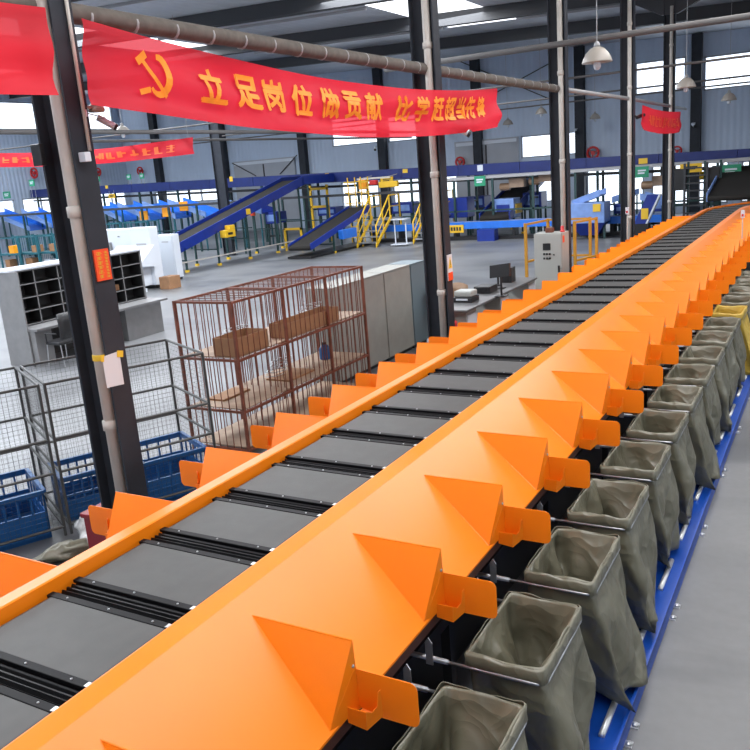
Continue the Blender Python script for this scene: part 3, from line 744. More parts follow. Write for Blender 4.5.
for o_, P_, us in ((b4, P4, (0.02, .98)),):
    for u in us: MB().rod(P_(u, 0), P_(u, 0) + V(0, 0, roofz(-25) - 5.3), .006, 5).build('hanging_cord', 'grey_pipe', o_)

# signs and paper on the nearest column (on its +X face) and on the second one
DZ = .165
t = tag(MB().box(-4.97, -4.955, 4.385, 4.53, 2.56 + DZ, 2.80 + DZ).build('column_sign', 'sign_orange'), 'small orange sign with two columns of yellow characters on the nearest column', 'sign')
R = random.Random(4)
for (y0, y1, n) in ((4.395, 4.465, 6), (4.475, 4.52, 9)):
    mb = MB()
    for i in range(n):
        z = 2.575 + DZ + (i + .5) * .21 / n; hh = .21 / n * .36; ww = (y1 - y0) / 2 * .85; yc = (y0 + y1) / 2
        for k in range(3): zz = z + hh * (k - 1) * .8; mb.box(-4.955, -4.953, yc - ww * R.uniform(.5, 1), yc + ww * R.uniform(.5, 1), zz - hh * .14, zz + hh * .14)
        mb.box(-4.955, -4.953, yc - ww * .15, yc + ww * .15, z - hh, z + hh)
    mb.build('sign_characters', 'tape', t)
pp = tag(MB().plate([atX(102, 357, -4.965), atX(119, 351, -4.965), atX(124, 384, -4.965), atX(107, 388, -4.965)], (.002, 0, 0)).build('paper_sheet', 'paper'), 'white paper sheet taped to the nearest column', 'paper')
for a, b in (((117, 350.5), (123, 357)), ((101, 355), (104, 362))):
    MB().plate([atX(a[0], a[1], -4.96), atX(b[0], a[1], -4.96), atX(b[0], b[1], -4.96), atX(a[0], b[1], -4.96)], (.002, 0, 0)).build('tape_strip', 'tape', pp)
pz = atX(98, 361, -5.0).z
tag(MB().lathe((-5.085, 4.395, pz - .02), [(.058, 0), (.060, .005), (.060, .045), (.058, .05)], 14).build('tape_band', 'tape', smooth=True), 'yellow tape wrapped around the nearest white downpipe', 'tape')
t = tag(MB().box(-4.97, -4.955, 10.88, 11.04, 1.72, 2.10).build('warning_sign', 'paper'), 'white and orange warning sign with yellow triangle on the second column', 'sign')
MB().box(-4.955, -4.953, 10.88, 11.04, 1.72, 1.84).build('red_caption_band', 'sign_orange', t)
MB().plate([(-4.953, 10.895, 1.90), (-4.953, 11.025, 1.90), (-4.953, 10.96, 2.07)], (.002, 0, 0)).build('warning_triangle', 'tape', t)
MB().box(-4.951, -4.950, 10.952, 10.968, 1.94, 2.02).box(-4.951, -4.950, 10.952, 10.968, 1.915, 1.93).build('exclamation_mark', 'black', t)
jb = tag(MB().box(-4.97, -4.90, 4.40, 4.46, 3.62, 3.69).build('junction_box', 'white', bevel=.006), 'small white round junction box on the edge of the nearest column', 'box')
trunk((-4.95, 4.50, 3.70), (-4.95, 4.50, 5.2), .014, 'thin pale conduit rising beside the nearest column', 'pvc')
tag(MB().box(-5.36, -5.26, 4.30, 4.345, 3.62, 3.78).build('wall_switch', 'black', bevel=.006), 'small black switch box on the left of the nearest column', 'switch')

# ------------------------------------------------------------ wire mesh cages with blue crates, left
def mesh_panel(mb, o, ex, ez, nx, nz, r=.0013):
    o, ex, ez = Vector(o), Vector(ex), Vector(ez)
    for i in range(1, nx): mb.tube([o + ex * i / nx, o + ex * i / nx + ez], r, 3)
    for j in range(1, nz): mb.tube([o + ez * j / nz, o + ez * j / nz + ex], r, 3)
def wire_cage(o, ang, L_, Dp, H_, label, posts):
    o = Vector(o); ex = V(math.cos(ang), math.sin(ang), 0); ey = V(-math.sin(ang), math.cos(ang), 0); up = V(0, 0, 1)
    t = thing('wire_cage', label, 'cage', o, 'grey wire mesh cages')
    r = .016
    P = lambda a, b, z: o + ex * a + ey * b + up * z
    for a in posts:
        for b in (0, Dp): MB().rod(P(a, b, 0), P(a, b, H_), r, 6).build('post', 'wire', t)
    for z in (.10, .68, 1.03, H_):
        for b in (0, Dp): MB().rod(P(0, b, z), P(L_, b, z), r * .9, 6).build('rail', 'wire', t)
        for a in (0, L_): MB().rod(P(a, 0, z), P(a, Dp, z), r * .9, 6).build('end_rail', 'wire', t)
    for b in (0, Dp):
        m = MB(); mesh_panel(m, P(0, b, .1), ex * L_, up * (H_ - .1), int(L_ / .05), int((H_ - .1) / .05)); m.build('mesh_side', 'wire', t)
    for a in (0, L_):
        m = MB(); mesh_panel(m, P(a, 0, .1), ey * Dp, up * (H_ - .1), int(Dp / .05), int((H_ - .1) / .05)); m.build('mesh_end', 'wire', t)
    return t
ang = math.atan2(1.48, .75)                          # cages run along this heading
ca, sa = math.cos(ang), math.sin(ang)
c0 = V(-6.73, 5.08, 0); c1 = c0 - V(ca, sa, 0) * 1.72
wire_cage(c0, ang, 1.66, 1.14, 1.60, 'grey wire mesh cage right of the nearest column with a blue crate inside', (0, .8, 1.66))
wire_cage(c1, ang, 1.66, 1.14, 1.60, 'grey wire mesh cage at the left picture edge around a blue crate', (0, 1.66))
def crate(o, ang, label, L_=.66, W_=.50, H_=.46):
    o = Vector(o); t = thing('plastic_crate', label, 'crate', o, 'blue plastic crates')
    ex = V(math.cos(ang), math.sin(ang), 0); ey = V(-math.sin(ang), math.cos(ang), 0); up = V(0, 0, 1); T = .018
    def side(name, p, e, n, ln):
        m = MB(); nx, nz = 5, 3
        m.obox(p, e * ln, n * T, up * .05).obox(p + up * (H_ - .06), e * ln, n * T, up * .06)
        for i in range(nx + 1): m.obox(p + e * ((ln - .02) * i / nx), e * .02, n * T, up * H_)
        m.obox(p + up * .16, e * ln, n * T, up * .02).obox(p + up * .27, e * ln, n * T, up * .02)
        m.obox(p + up * .02 + n * T * .4, e * ln, n * T * .15, up * (.26 if ln > .55 else .2))
        m.build(name, 'crate', t)
    side('long_side', o, ex, ey, L_); side('long_side', o + ey * (W_ - T), ex, ey, L_)
    side('short_side', o, ey, ex, W_); side('short_side', o + ex * (L_ - T), ey, ex, W_)
    MB().obox(o + up * .01, ex * L_, ey * W_, up * .02).build('base', 'crate', t)
    m = MB(); k = .022
    for p, e, n, ln in ((o, ex, -ey, L_), (o + ey * W_, ex, ey, L_), (o, ey, -ex, W_), (o + ex * L_, ey, ex, W_)):
        m.obox(p + up * (H_ - .03) - e * .0, e * ln, n * k, up * .03)
    m.build('rim', 'crate', t)
    return t
ey_ = V(-sa, ca, 0); ex_ = V(ca, sa, 0)
crate(c1 + ex_ * .88 + ey_ * .06, ang, 'blue plastic crate at the left picture edge inside the left wire cage', .66, .85, .52)
crate(c0 + ex_ * .06 + ey_ * .34, ang, 'blue plastic crate half hidden behind the left side of the nearest column', .50, .62, .50)
crate(c0 + ex_ * .86 + ey_ * .08, ang, 'blue plastic crate right of the nearest column, behind an orange flap', .72, .78, .52)

# things on the floor behind the left deck
t = thing('storage_box', 'maroon red lidded box on the floor at the foot of the nearest column', 'box', (-5.75, 4.85, 0))
MB().box(-5.92, -5.58, 4.62, 4.92, 0, .50).build('body', 'maroon', t, bevel=.01); MB().box(-5.94, -5.56, 4.60, 4.94, .50, .55).build('lid', 'maroon', t, bevel=.012)
def lump(name, m, c, rx, ry, rz, seed, label, cat, rough=.25, ang=0):
    R = random.Random(seed); ph = [R.uniform(0, 6) for _ in range(6)]; rows = []
    for i in range(1, 14):
        th = math.pi * i / 14; row = []
        for k in range(28):
            a = 6.283 * k / 28; d = 1 + rough * (.5 * math.sin(3 * a + ph[0] + 2 * th) + .35 * math.sin(5 * a + ph[1] - 4 * th) + .3 * math.sin(7 * th + ph[2]) * math.sin(2 * a + ph[3]))
            x, y, z = rx * d * math.sin(th) * math.cos(a), ry * d * math.sin(th) * math.sin(a), rz * d * math.cos(th)
            row.append(V(c[0] + x * math.cos(ang) - y * math.sin(ang), c[1] + x * math.sin(ang) + y * math.cos(ang), max(0.0, c[2] + z)))
        rows.append(row)
    mb = MB().grid(rows, True); mb.f.append(tuple(range(28))); mb.f.append(tuple(12 * 28 + i for i in range(28)))
    return tag(mb.build(name, m, smooth=True), label, cat)
lump('plastic_film', 'film', (-6.30, 5.06, .12), .20, .20, .16, 3, 'crumpled clear plastic film on the floor beside the left crate', 'film', .4)
lump('empty_sack', 'sack', (-6.33, 4.66, .07), .26, .12, .07, 8, 'empty olive sack lying on the floor in front of the left crate', 'sack', .35, 1.2)

# ------------------------------------------------------------ rusty cage rack
RX0, RX1, RY0, RY1, RH = -7.19, -6.28, 7.50, 10.62, 2.0
t = thing('cage_rack', 'rusty brown barred cage rack with three bays behind the left deck', 'rack', ((RX0 + RX1) / 2, (RY0 + RY1) / 2, 0))
ybs = [RY0, RY0 + 1.04, RY0 + 2.08, RY1]
for y in ybs:
    for x in (RX0, RX1): MB().box(x - .018, x + .018, y - .018, y + .018, 0, RH).build('post', 'rust', t)
shz = (.12, .62, 1.28, RH)
for z in shz:
    for x in (RX0, RX1): MB().box(x - .016, x + .016, RY0, RY1, z - .03, z).build('long_rail', 'rust', t)
    for y in ybs: MB().box(RX0, RX1, y - .014, y + .014, z - .03, z).build('cross_rail', 'rust', t)
for i in range(3):
    ya, yb = ybs[i], ybs[i + 1]
    for x, nm in ((RX1, 'front_bars'), (RX0, 'back_bars')):
        m = MB()
        for q in range(1, 9): yy = ya + (yb - ya) * q / 9; m.rod((x, yy, .12), (x, yy, RH), .0065, 5)
        m.build(nm, 'rust', t)
for y, nm in ((RY0, 'end_bars'), (RY1, 'end_bars'), (ybs[1], 'divider_bars'), (ybs[2], 'divider_bars')):
    m = MB()
    for q in range(1, 8): xx = RX0 + (RX1 - RX0) * q / 8; m.rod((xx, y, .12), (xx, y, RH), .0065, 5)
    m.build(nm, 'rust', t)
m = MB()
for q in range(1, 25): yy = RY0 + (RY1 - RY0) * q / 25; m.rod((RX0, yy, RH - .012), (RX1, yy, RH - .012), .0055, 5)
m.build('roof_bars', 'rust', t)
for z, nm in ((.125, 'bottom_board'), (.625, 'lower_board'), (1.285, 'upper_board')):
    MB().box(RX0 + .03, RX1 - .03, RY0 + .03, RY1 - .03, z, z + .014).build(nm, 'ply', t)
z = 1.30
def flatbox(x0, x1, y0, y1, z, h, label):
    t = thing('cardboard_tray', label, 'box', ((x0 + x1) / 2, (y0 + y1) / 2, z))
    T = .008
    MB().box(x0, x1, y0, y1, z, z + T).build('base', 'card', t)
    for q in ((x0, x0 + T, y0, y1), (x1 - T, x1, y0, y1), (x0, x1, y0, y0 + T), (x0, x1, y1 - T, y1)): MB().box(*q, z, z + h).build('side', 'card', t)
flatbox(-6.68, -6.31, RY0 + .04, RY0 + .68, 1.30, .23, 'brown cardboard tray on the upper board at the near end of the rusty rack')
flatbox(-6.60, -6.31, RY0 + 1.12, RY0 + 2.42, 1.30, .20, 'long brown cardboard strip box in the middle of the rusty rack upper board')
tag(MB().box(-7.08, -6.80, RY0 + .25, RY0 + .8, .64, .665).build('cardboard_sheet', 'card'), 'flat cardboard sheet on the lower board of the rusty rack near end', 'cardboard')
tag(MB().box(-6.9, -6.5, RY0 + 1.3, RY0 + 1.95, .64, .662).build('cardboard_sheet', 'card'), 'flat cardboard sheet on the lower board in the middle of the rusty rack', 'cardboard')
t = thing('plastic_jug', 'small blue jug on the lower board at the far end of the rusty rack', 'jug', (-6.75, RY1 - .5, .64))
MB().lathe((-6.75, RY1 - .5, .64), [(.08, 0), (.09, .02), (.09, .16), (.05, .22), (.03, .23)], 16).build('body', 'crate', t, smooth=True); MB().lathe((-6.75, RY1 - .5, .87), [(.034, 0), (.034, .03)], 12).build('cap', 'black', t)
cw = random.Random(5)
for q, (yy, nm) in enumerate(((RY0 + .55, 'near bay'), (RY0 + 1.5, 'middle bay'), (RY0 + 2.4, 'far bay'))):
    pts = [V(-6.9 + .12 * math.sin(i * 1.1 + q), yy + .22 * math.cos(i * 1.1 + q) + .01 * i, (1.31 if q != 1 else .66) + .012 + .008 * i) for i in range(26)]
    tag(MB().tube(pts, .006, 5).build('wire_coil', 'steel', smooth=True), 'loose pale wire coil lying in the %s of the rusty rack' % nm, 'wire')

# ------------------------------------------------------------ grey partition boards
for i, (y0, y1, m, l) in enumerate(((10.75, 12.50, 'panel', 'grey board cabinet right beside the rusty rack, nearest of three'), (12.52, 13.55, 'panel', 'grey board cabinet in the middle of the three behind the left deck'), (13.57, 14.2, 'panel_blue', 'darker blue grey board cabinet just left of the second column'))):
    t = thing('board_cabinet', l, 'cabinet', (-7.2, (y0 + y1) / 2, 0), 'grey board cabinets')
    MB().box(-7.43, -6.97, y0, y1, .06, 1.60).build('carcass', m, t, bevel=.006); MB().box(-7.44, -6.955, y0, y1, 1.60, 1.625).build('top', m, t); MB().box(-7.40, -7.0, y0 + .03, y1 - .03, 0, .06).build('plinth', 'black', t)
    MB().box(-6.97, -6.955, y0 + .015, y1 - .015, .08, 1.59).build('door', m, t)

# ------------------------------------------------------------ pigeonhole desk, chair
PX, PY0, PY1 = -14.95, 10.62, 14.25
t = thing('sorting_desk', 'grey sorting desk with dark pigeonholes and a white top, left of the hall', 'desk', (PX + .3, 12.4, 0))
MB().box(PX - .02, PX + .70, PY0 - .03, PY0, 0, 1.95).build('side_panel', 'shelf_grey', t); MB().box(PX - .02, PX + .40, PY1, PY1 + .03, 0, 1.95).build('side_panel', 'shelf_grey', t)
MB().box(PX - .02, PX, PY0, PY1, 0, 1.95).build('back_panel', 'pigeon', t)
MB().box(PX - .25, PX + .42, PY0 - .05, PY1 + .05, 1.95, 1.99).build('top', 'white', t)
nb = 6
m = MB()
for i in range(nb + 1): y = PY0 + (PY1 - PY0) * i / nb; m.box(PX, PX + .38, y - .012, y + .012, .80, 1.95)
for j in range(5): z = .82 + j * (1.93 - .82) / 4; m.box(PX, PX + .38, PY0, PY1, z - .01, z + .01)
m.build('pigeonhole_grid', 'pigeon', t)
m = MB()
for i in range(nb + 1): y = PY0 + (PY1 - PY0) * i / nb; m.box(PX + .38, PX + .384, y - .012, y + .012, .80, 1.95)
for j in range(5): z = .82 + j * (1.93 - .82) / 4; m.box(PX + .38, PX + .384, PY0, PY1, z - .01, z + .01)
m.build('pigeonhole_edging', 'shelf_grey', t)
MB().box(PX + .002, PX + .012, PY0, PY1, .8, 1.95).build('pigeonhole_back', 'pigeon', t)
MB().box(PX, PX + .95, PY0, PY1 + .15, .74, .79).build('worktop', 'shelf_grey', t)
MB().box(PX, PX + .85, PY0 + .02, PY0 + .42, 0, .74).build('pedestal', 'shelf_grey', t); MB().box(PX, PX + .85, PY1 - 1.15, PY1 + .0, 0, .74).build('pedestal', 'shelf_grey', t)
tag(MB().box(PX + .08, PX + .30, PY1 - .95, PY1 - .70, 1.113, 1.25).build('parcel', 'card'), 'small brown parcel in a pigeonhole of the grey sorting desk', 'parcel')
t = thing('office_chair', 'black office chair pulled up to the grey pigeonhole desk', 'chair', (-13.7, 10.95, 0))
cx, cy = -13.7, 10.95
MB().box(cx - .24, cx + .22, cy - .24, cy + .24, .45, .53).build('seat', 'black', t, bevel=.03)
m = MB().grid([[V(cx + .22 + .05 * math.cos(a) + o_, cy + .24 * b, .58 + .52 * (a / 1.6)) for b in (-1, -.5, 0, .5, 1)] for a, o_ in ((0, 0), (.5, .02), (1.0, .03), (1.6, .05))]); m.build('backrest', 'black', t, smooth=True, solid=.05)
for b in (-.26, .26):
    MB().tube([V(cx - .15, cy + b, .5), V(cx - .15, cy + b, .70), V(cx + .2, cy + b, .70)], .016, 8).build('armrest', 'black', t)
    for s_ in (-1, 1): MB().tube([V(cx + s_ * .2, cy + b * .85, .46), V(cx + s_ * .24, cy + b * .9, 0.012)], .012, 8).build('leg', 'steel', t)

# ------------------------------------------------------------ white inspection machine, cabinet, carton
t = thing('inspection_machine', 'white enamel inspection machine with sloping hood behind the pigeonhole desk', 'machine', (-21.4, 21, 0))
MB().box(-23.4, -21.25, 20.6, 21.2, .12, 2.06).build('left_body', 'white', t, bevel=.03)
MB().box(-21.22, -20.28, 20.45, 20.85, .12, 2.10).build('right_body', 'white', t, bevel=.03)
MB().plate([V(-21.9, 20.45, 1.5), V(-21.9, 19.75, .98), V(-21.9, 19.6, .86), V(-21.9, 20.45, .78)], (1.75, 0, 0)).build('hood', 'white', t)
MB().box(-21.5, -20.45, 19.75, 20.45, .14, .80).build('lower_box', 'white', t, bevel=.02)
MB().box(-23.2, -22.3, 20.50, 20.6, 1.28, 1.62).build('vent_box', 'shelf_grey', t)
for x in (-22.9, -21.9): MB().lathe((x, 20.58, 1.8), [(.04, 0), (.04, .03)], 10).build('knob', 'shelf_grey', t)
MB().box(-20.95, -20.5, 20.43, 20.45, 1.45, 1.56).build('label_plate', 'ink', t)
MB().box(-20.9, -20.75, 20.43, 20.45, 1.12, 1.16).build('small_label', 'ink', t)
MB().box(-21.1, -20.1, 19.55, 19.8, 0.0, .12).build('foot_bar', 'white', t); MB().box(-23.2, -21.4, 20.7, 21.1, 0, .12).build('plinth', 'black', t); MB().box(-21.1, -20.4, 20.55, 20.8, 0, .12).build('plinth', 'black', t)
q0, q1 = atY(155, 235, 22.4), atY(172, 235, 22.4)
t = thing('metal_cabinet', 'tall white enamel cabinet right of the inspection machine', 'cabinet', ((q0.x + q1.x) / 2, 22.8, 0))
MB().box(q0.x, q1.x, 22.4, 22.75, .08, q0.z).build('carcass', 'white', t, bevel=.03); MB().box(q0.x + .05, q1.x - .05, 22.45, 22.7, 0, .08).build('plinth', 'black', t)
MB().box(q0.x + .06, q1.x - .06, 22.385, 22.40, .16, q0.z - .06).build('door', 'white', t); MB().box(q0.x + .3, q0.x + .62, 22.375, 22.385, q0.z - .28, q0.z - .25).build('label_strip', 'ink', t)
tag(MB().box(-20.0, -19.55, 20.3, 20.85, 0, .42).build('carton', 'card', bevel=.005), 'brown cardboard carton on the floor beside the white machine', 'carton')

# ------------------------------------------------------------ work bench by the second column and its things
t = thing('work_bench', 'long grey work bench along the left deck behind the second column', 'bench', (-5.62, 14.2, 0))
MB().box(-5.95, -5.32, 12.35, 16.05, .96, 1.0).build('top', 'table', t, bevel=.006)
for y in (12.5, 14.1, 15.7):
    MB().box(-5.90, -5.40, y, y + .45, .12, .96).build('pedestal', 'cab', t, bevel=.006)
    for z in (.4, .66): MB().box(-5.41, -5.388, y + .03, y + .42, z, z + .22).build('drawer', 'white', t)
    MB().box(-5.86, -5.44, y + .03, y + .42, 0, .12).build('plinth', 'black', t)
t = thing('monitor', 'black monitor tilted on the work bench behind the second column', 'monitor', (-5.72, 13.7, 1.0))
c = atY(499.5, 272.5, 13.7); c = V(c.x, 13.7, c.z)
MB().obox(c + V(-.20, .02, -.11), (.40, -.06, .05), (.01, .03, 0), (0, .02, .23)).build('screen', 'black', t); MB().rod((c.x, 13.76, 1.01), (c.x, 13.76, c.z), .02, 8).build('stand', 'black', t); MB().box(c.x - .1, c.x + .1, 13.66, 13.86, 1.0, 1.015).build('foot', 'black', t)
t = thing('printer', 'grey and black label printer on the work bench below the monitor', 'printer', (-5.72, 13.25, 1.0))
MB().box(-5.90, -5.52, 13.05, 13.4, 1.0, 1.09).build('base', 'black', t, bevel=.012); MB().box(-5.88, -5.54, 13.08, 13.38, 1.09, 1.20).build('cover', 'cab', t, bevel=.03); MB().box(-5.82, -5.60, 13.04, 13.06, 1.04, 1.07).build('paper_slot', 'white', t)
for i, (x0, x1, y0, y1, h, l) in enumerate(((-5.88, -5.55, 14.0, 14.4, .13, 'low black device on the middle of the work bench'), (-5.85, -5.6, 15.3, 15.55, .30, 'upright black case at the far end of the work bench'))):
    t = thing('device_case', l, 'device', ((x0 + x1) / 2, (y0 + y1) / 2, 1.0)); MB().box(x0, x1, y0, y1, 1.0, 1.0 + h).build('body', 'black', t, bevel=.012); MB().box(x0 + .05, x1 - .05, y0 - .006, y0, 1.03, 1.0 + h - .03).build('front_panel', 'dark_steel', t)
t = thing('handheld_scanner', 'black scanner gun in a stand at the far end of the work bench', 'scanner', (-5.75, 14.95, 1.0))
MB().lathe((-5.75, 14.95, 1.0), [(.07, 0), (.07, .015), (.02, .03), (.02, .2)], 12).build('stand', 'black', t); MB().obox((-5.78, 14.85, 1.18), (.06, 0, 0), (0, .18, .04), (0, -.02, .08)).build('body', 'black', t)
tag(MB().box(-5.80, -5.50, 14.52, 14.72, 1.0, 1.015).build('keyboard', 'black'), 'flat black keyboard lying on the work bench', 'keyboard')
# tan shell chair behind bench
t = thing('shell_chair', 'tan shell chair standing behind the work bench', 'chair', (-6.35, 14.1, 0))
m = MB().grid([[V(-6.35 + .22 * b, 14.1 + .22 + .03 * (1 - b * b), .66 + .5 * v - .05 * b * b * v) for b in (-1, -.6, -.2, .2, .6, 1)] for v in (0, .33, .66, 1)]); m.build('backrest', 'tan', t, smooth=True, solid=.02)
MB().box(-6.58, -6.12, 13.88, 14.3, .62, .66).build('seat', 'tan', t, bevel=.015)
for a in (-.2, .2):
    for b in (-.18, .18): MB().rod((-6.35 + a, 14.1 + b, 0), (-6.35 + a * .8, 14.1 + b * .8, .62), .012, 8).build('leg', 'black', t)
MB().obox((-6.72, 14.0, .60), (.05, 0, 0), (0, .3, 0), (-.10, 0, .52)).build('side_pad', 'black', t)
t = thing('red_bin', 'round red bin on the floor between the second column and the work bench', 'bin', (-5.6, 12.1, 0))
MB().lathe((-5.6, 12.1, 0), [(.13, 0), (.15, .02), (.18, .78), (.19, .84), (.15, .86)], 20).build('body', 'red_sign', t, smooth=True); MB().lathe((-5.6, 12.1, .86), [(.15, 0), (.12, .05), (.03, .07)], 16).build('lid', 'red_sign', t, smooth=True)
t = thing('spray_bottle', 'teal bottle with lime green base standing on the red bin', 'bottle', (-5.62, 12.1, .93))
MB().lathe((-5.62, 12.1, .93), [(.062, 0), (.065, .01), (.065, .09)], 16).build('base', 'lime', t, smooth=True); MB().lathe((-5.62, 12.1, 1.02), [(.064, 0), (.064, .14), (.04, .18)], 16).build('body', 'tealp', t, smooth=True); MB().lathe((-5.62, 12.1, 1.20), [(.04, 0), (.045, .01), (.045, .05), (.02, .06)], 14).build('cap', 'white', t, smooth=True)

# control cabinet in front of the third column, amber guard rails
K = [atY(x, y, 16.45) for x, y in ((533.6, 233), (561.8, 233.5))]
kx0, kx1, kz = K[0].x, K[1].x, K[0].z - .02
t = thing('control_cabinet', 'pale grey control cabinet with red lamp in front of the third column', 'cabinet', ((kx0 + kx1) / 2, 16.6, 0))
MB().box(kx0, kx1, 16.45, 16.95, .1, kz).build('housing', 'cab', t, bevel=.01); MB().box(kx0 + .02, kx1 - .02, 16.47, 16.93, 0, .1).build('plinth', 'black', t)
dr = MB().box(kx0 + .015, kx1 - .015, 16.435, 16.45, .13, kz - .03).build('door', 'cab', t, bevel=.004)
kw = kx1 - kx0
MB().box(kx0 + kw * .33, kx0 + kw * .60, 16.425, 16.435, kz - .34, kz - .20).build('display', 'black', dr)
for i in range(3):
    for j in range(2): MB().box(kx0 + kw * (.34 + .10 * i), kx0 + kw * (.40 + .10 * i), 16.42, 16.435, kz - .44 - .09 * j, kz - .40 - .09 * j).build('push_button', 'black', dr)
MB().box(kx0 + kw * .70, kx0 + kw * .735, 16.42, 16.435, kz - .45, kz - .42).build('push_button', 'black', dr)
MB().box(kx1 - .09, kx1 - .05, 16.42, 16.435, kz - .80, kz - .66).build('handle', 'black', dr)
MB().box(kx1, kx1 + .004, 16.5, 16.62, kz - .2, kz - .06).build('red_label', 'sign_orange', t)
MB().lathe((kx1 - .06, 16.7, kz), [(.05, 0), (.05, .03), (.035, .035), (.035, .11), (.02, .13)], 14).build('beacon', 'red_sign', t, smooth=True)
MB().box(kx0 + .2, kx0 + .36, 16.6, 16.72, kz, kz + .10).build('relay_box', 'rust', t, bevel=.01)
def guard(pts, zt, label):
    t = thing('guard_rail', label, 'guard rail', (pts[0][0], pts[0][1], 0), 'amber guard rails')
    for x, y in pts: MB().box(x - .03, x + .03, y - .03, y + .03, 0, zt).build('post', 'guard', t)
    for a, b in zip(pts, pts[1:]):
        for z in (zt - .03, zt * .55): MB().bar((a[0], a[1], z), (b[0], b[1], z), .045).build('rail', 'guard', t)
guard([(-6.18, 17.9), (-6.0, 19.0), (-5.0, 19.0)], 1.95, 'amber guard rail left of the pale control cabinet')
guard([(-5.08, 18.0), (-4.83, 18.9)], 1.95, 'amber guard rail right of the third column')
def sensor_post(x, y, z0, z1, label):
    t = thing('sensor_post', label, 'sensor', (x, y, z0), 'thin sensor posts on the decks')
    MB().rod((x, y, z0), (x, y, z1), .012, 8).build('post', 'pvc', t); MB().box(x - .035, x + .035, y - .03, y + .03, z1 - .16, z1).build('head', 'white', t); MB().box(x - .02, x + .02, y - .034, y - .03, z1 - .13, z1 - .08).build('eye', 'red_sign', t)
    MB().box(x - .04, x + .04, y - .04, y + .04, z0, z0 + .015).build('foot', 'dark_steel', t)
sensor_post(-4.42, 20.2, 0, 2.05, 'white headed sensor post at the left deck before the fourth column')
q = atX(744, 210, -1.72); sensor_post(-1.74, q.y, 1.13, q.z, 'red headed sensor post on the right deck near the right picture edge')

# ------------------------------------------------------------ far conveyors, stairs and chutes
YC_ = 36.0
def ztop(x): return 3.13 + .0182 * (-8.0 - x)
t = thing('overhead_conveyor', 'long royal blue overhead conveyor crossing the back of the hall', 'conveyor', (-16, YC_, 0))
xs_ = [X0 + .4 + i * 3.0 for i in range(20)]
for a, b in zip(xs_, xs_[1:]):
    for y in (YC_, YC_ + 1.1): MB().obox((a, y, ztop(a) - .48), (b - a - .02, 0, ztop(b) - ztop(a)), (0, .05, 0), (0, 0, .48)).build('side_panel', 'navy', t)
MB().obox((xs_[0], YC_ + .05, ztop(xs_[0]) - .14), (xs_[-1] - xs_[0], 0, ztop(xs_[-1]) - ztop(xs_[0])), (0, 1.05, 0), (0, 0, .03)).build('belt', 'conv_belt', t)
MB().obox((xs_[0], YC_ + .1, ztop(xs_[0]) - .75), (xs_[-1] - xs_[0], 0, ztop(xs_[-1]) - ztop(xs_[0])), (0, .9, 0), (0, 0, .10)).build('lower_tray', 'dark_steel', t)
for i, x in enumerate(xs_):
    for y in (YC_ + .05, YC_ + 1.0): MB().box(x + .4, x + .5, y, y + .1, 0, ztop(x) - .40).build('post', 'green_post', t)
    MB().box(x + .4, x + .5, YC_ + .05, YC_ + 1.1, 1.55, 1.63).build('cross_tie', 'green_post', t)
for px, py, w_, h_, m in ((106.5, 187, 5, 4, 'tape'), (231, 179, 5, 6, 'tape'), (327, 176, 5, 6, 'tape'), (405, 171, 6, 4, 'tape'), (643, 161, 8, 5, 'tape'), (480, 168, 6, 6, 'white')):
    q = atY(px, py, YC_ - .02); k = q.y / 809.0
    MB().box(q.x - w_ * k / 2, q.x + w_ * k / 2, YC_ - .02, YC_, q.z - h_ * k / 2, q.z + h_ * k / 2).build('label_plate', m, t)
t = thing('walkway_rail', 'pale grey walkway edge rail on dark posts below the overhead conveyor at the right', 'rail', (-9, 34.6, 0))
a, b = atY(446, 177, 34.6), atY(750, 164, 34.6)
MB().box(a.x, b.x, 34.6, 35.6, 2.62, 2.74).build('walkway_beam', 'grey_pipe', t)
x = a.x + .3
while x < b.x:
    MB().box(x, x + .09, 34.62, 34.71, 0, 2.62).build('post', 'green_post', t); x += 1.85
MB().box(a.x, b.x, 34.62, 34.66, 1.2, 1.27).build('mid_rail', 'green_post', t)
def rail_frame(x0, x1, y, z0, z1, step, label):
    t = thing('walkway_rail', label, 'rail', ((x0 + x1) / 2, y, 0))
    MB().bar((x0, y, z0), (x1, y, z1), .09, .12).build('top_rail', 'beam', t); MB().bar((x0, y, 1.15), (x1, y, 1.1), .05).build('mid_rail', 'green_post', t)
    x = x0
    while x < x1:
        MB().box(x, x + .09, y - .045, y + .045, 0, z0 + (z1 - z0) * (x - x0) / (x1 - x0)).build('post', 'green_post', t); x += step
rail_frame(X0 + .5, -25.0, 32.1, 2.42, 2.36, 1.9, 'dark rail frame in front of the blue chutes at far left')
rail_frame(-25.0, atY(430, 183, 34.8).x, 34.8, 2.32, 2.25, 1.35, 'dark rail frame under the overhead conveyor behind the yellow stairs')
